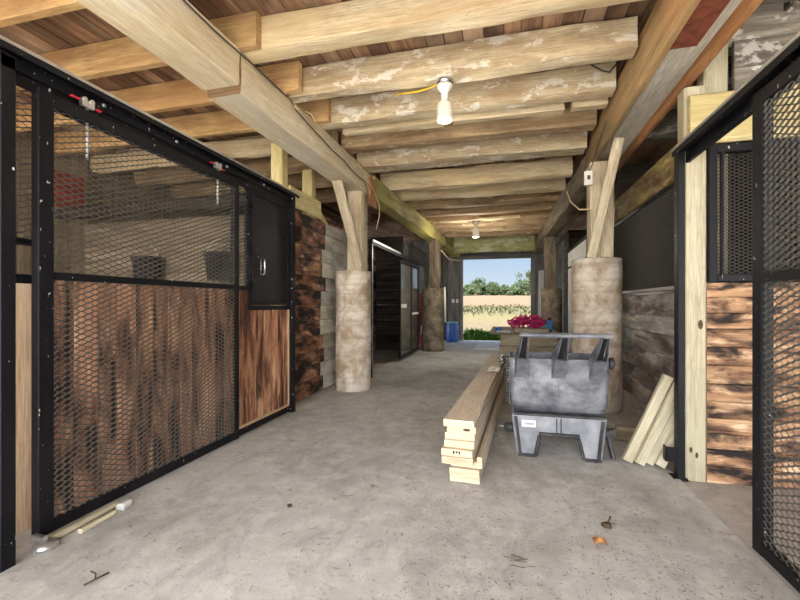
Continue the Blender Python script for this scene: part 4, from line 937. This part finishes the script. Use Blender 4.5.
def tree(x, y, h, w, mat, lab, trunk=.25):
    z = gh(y); t = thing('tree', (x, y, z), lab, 'tree', 'trees beyond the field'); rr_ = random.Random(x * 7 + y)
    m = MB(); m.lathe([(.22, -.2), (.16, h * .5), (.05, h * .9)], (x, y, z), n=8); m.build('trunk', 'bark', t)
    m = MB()
    blobs = [(V((rr_.gauss(0, w * .28), rr_.gauss(0, w * .28), h * (trunk + (1 - trunk) * .92 * rr_.random()))), rr_.uniform(.75, 1.1)) for _ in range(40)]
    for c, s_ in blobs:
        f = 1.2 - 1.3 * abs((c.z / h - .45)) ; c.x *= f; c.y *= f
        for _ in range(70):
            d = V((rr_.gauss(0, 1), rr_.gauss(0, 1), rr_.gauss(0, .8))).normalized() * (w * .2 * s_ * rr_.random() ** .4)
            p = V((x, y, z)) + c + d; q = V((rr_.gauss(0, 1), rr_.gauss(0, 1), rr_.gauss(0, 1))).normalized(); u_ = q.cross(V((.3, .5, .8))).normalized(); v_ = q.cross(u_); sz = rr_.uniform(.12, .3)
            b = len(m.v); m.v += [p - u_ * sz, p - v_ * sz * .6, p + u_ * sz, p + v_ * sz * .6]; m.poly((b, b + 1, b + 2, b + 3), [(0, 0)] * 4)
    m.build('crown', mat, t)
def tx(px, y):  # ground x under an image column at distance y
    k = (px - 400) / 410; c, s_ = math.cos(math.atan(105 / 410)), math.sin(math.atan(105 / 410)); return y * (k * c - s_) / (k * s_ + c)
TY = 120
for px, h, w, mat, lab in ((464, 4.0, 5, 'leaf_tree2', 'low bush at the left edge of the doorway view'), (470, 5.6, 5, 'leaf_tree2', 'pale tree left of the tallest tree on the field edge'), (478, 8.6, 6.5, 'leaf_tree', 'tallest dark tree left of centre on the field edge'), (485, 4.6, 5, 'leaf_tree2', 'low tree right of the tallest one on the field edge'),
                           (492, 6.6, 5, 'leaf_tree', 'middle round tree on the field edge'), (499, 3.6, 5, 'leaf_tree2', 'lowest bush right of the middle tree'), (504, 5.0, 4.5, 'leaf_tree', 'dark tree in the right gap of the treeline'), (511, 4.0, 5, 'leaf_tree2', 'low pale bush before the right big tree'),
                           (518, 5.0, 5, 'leaf_tree2', 'pale tree left of the tall right tree'), (528, 11.5, 8, 'leaf_tree', 'tall tree partly behind the right doorway post'), (540, 10, 8, 'leaf_tree', 'tall tree hidden right of the doorway'), (455, 6, 6, 'leaf_tree', 'tree hidden left of the doorway')):
    y = TY + R.uniform(-3, 3); tree(tx(px, y), y, h * .56, w * .8, mat, lab, .0 if h < 7 else .08)

# ------------------------------------------------------------------ camera, light
cam = bpy.data.cameras.new('camera'); co = bpy.data.objects.new('camera', cam); COL.objects.link(co); S.camera = co
co.location = (0, 0, 1.2); co.rotation_euler = (math.pi / 2, 0, math.atan(105 / 410))
cam.sensor_width = 36; cam.lens = 410 / 800 * 36; cam.shift_y = .005; cam.clip_end = 1000; cam.clip_start = .02

w = bpy.data.worlds.new('sky'); S.world = w; w.use_nodes = True; nt = w.node_tree; nt.nodes.clear()
N = nt.nodes.new; Lk = nt.links.new
out = N('ShaderNodeOutputWorld'); bg = N('ShaderNodeBackground'); Lk(bg.outputs[0], out.inputs[0])
tc = N('ShaderNodeTexCoord'); sep = N('ShaderNodeSeparateXYZ'); Lk(tc.outputs['Generated'], sep.inputs[0])
cr = N('ShaderNodeValToRGB'); Lk(sep.outputs['Z'], cr.inputs[0]); e = cr.color_ramp.elements
e[0].position = 0; e[0].color = (.32, .36, .39, 1); e[1].position = .4; e[1].color = (.09, .17, .32, 1)
q = cr.color_ramp.elements.new(.12); q.color = (.20, .28, .37, 1)
dot = N('ShaderNodeVectorMath'); dot.operation = 'DOT_PRODUCT'; Lk(tc.outputs['Generated'], dot.inputs[0]); dot.inputs[1].default_value = V((0, -1, .45)).normalized()
mr = N('ShaderNodeMapRange'); mr.interpolation_type = 'SMOOTHSTEP'; Lk(dot.outputs['Value'], mr.inputs[0])
mr.inputs[1].default_value = -.3; mr.inputs[2].default_value = .9; mr.inputs[3].default_value = 0; mr.inputs[4].default_value = 1
mx = N('ShaderNodeMix'); mx.data_type = 'RGBA'; Lk(mr.outputs[0], mx.inputs[0]); Lk(cr.outputs[0], mx.inputs[6])
mx.inputs[7].default_value = (3.9, 4.0, 4.15, 1); Lk(mx.outputs[2], bg.inputs[0]); bg.inputs[1].default_value = 1.0
sun = bpy.data.lights.new('sun', 'SUN'); so = bpy.data.objects.new('sun', sun); COL.objects.link(so)
sun.energy = 15.0; sun.angle = .02; sun.color = (1, .97, .92)
so.rotation_euler = V((.10, .755, -.645)).normalized().to_track_quat('-Z', 'Y').to_euler(); so.location = (0, -10, 20)
for (x, y, z, p) in ((LP[0], LP[1], 2.55, 6), (-.62, 9.15, 2.45, 34)):
    l = bpy.data.lights.new('bulb_light', 'POINT'); l.energy = p; l.color = (1, .93, .8); l.shadow_soft_size = .07
    o = bpy.data.objects.new('bulb_light', l); o.location = (x, y, z); COL.objects.link(o)
vs = S.view_settings; vs.view_transform = 'Standard'; vs.look = 'None'; vs.exposure = 1.22; vs.gamma = 1.0; vs.use_curve_mapping = False
S.cycles.max_bounces = 10; S.cycles.diffuse_bounces = 7
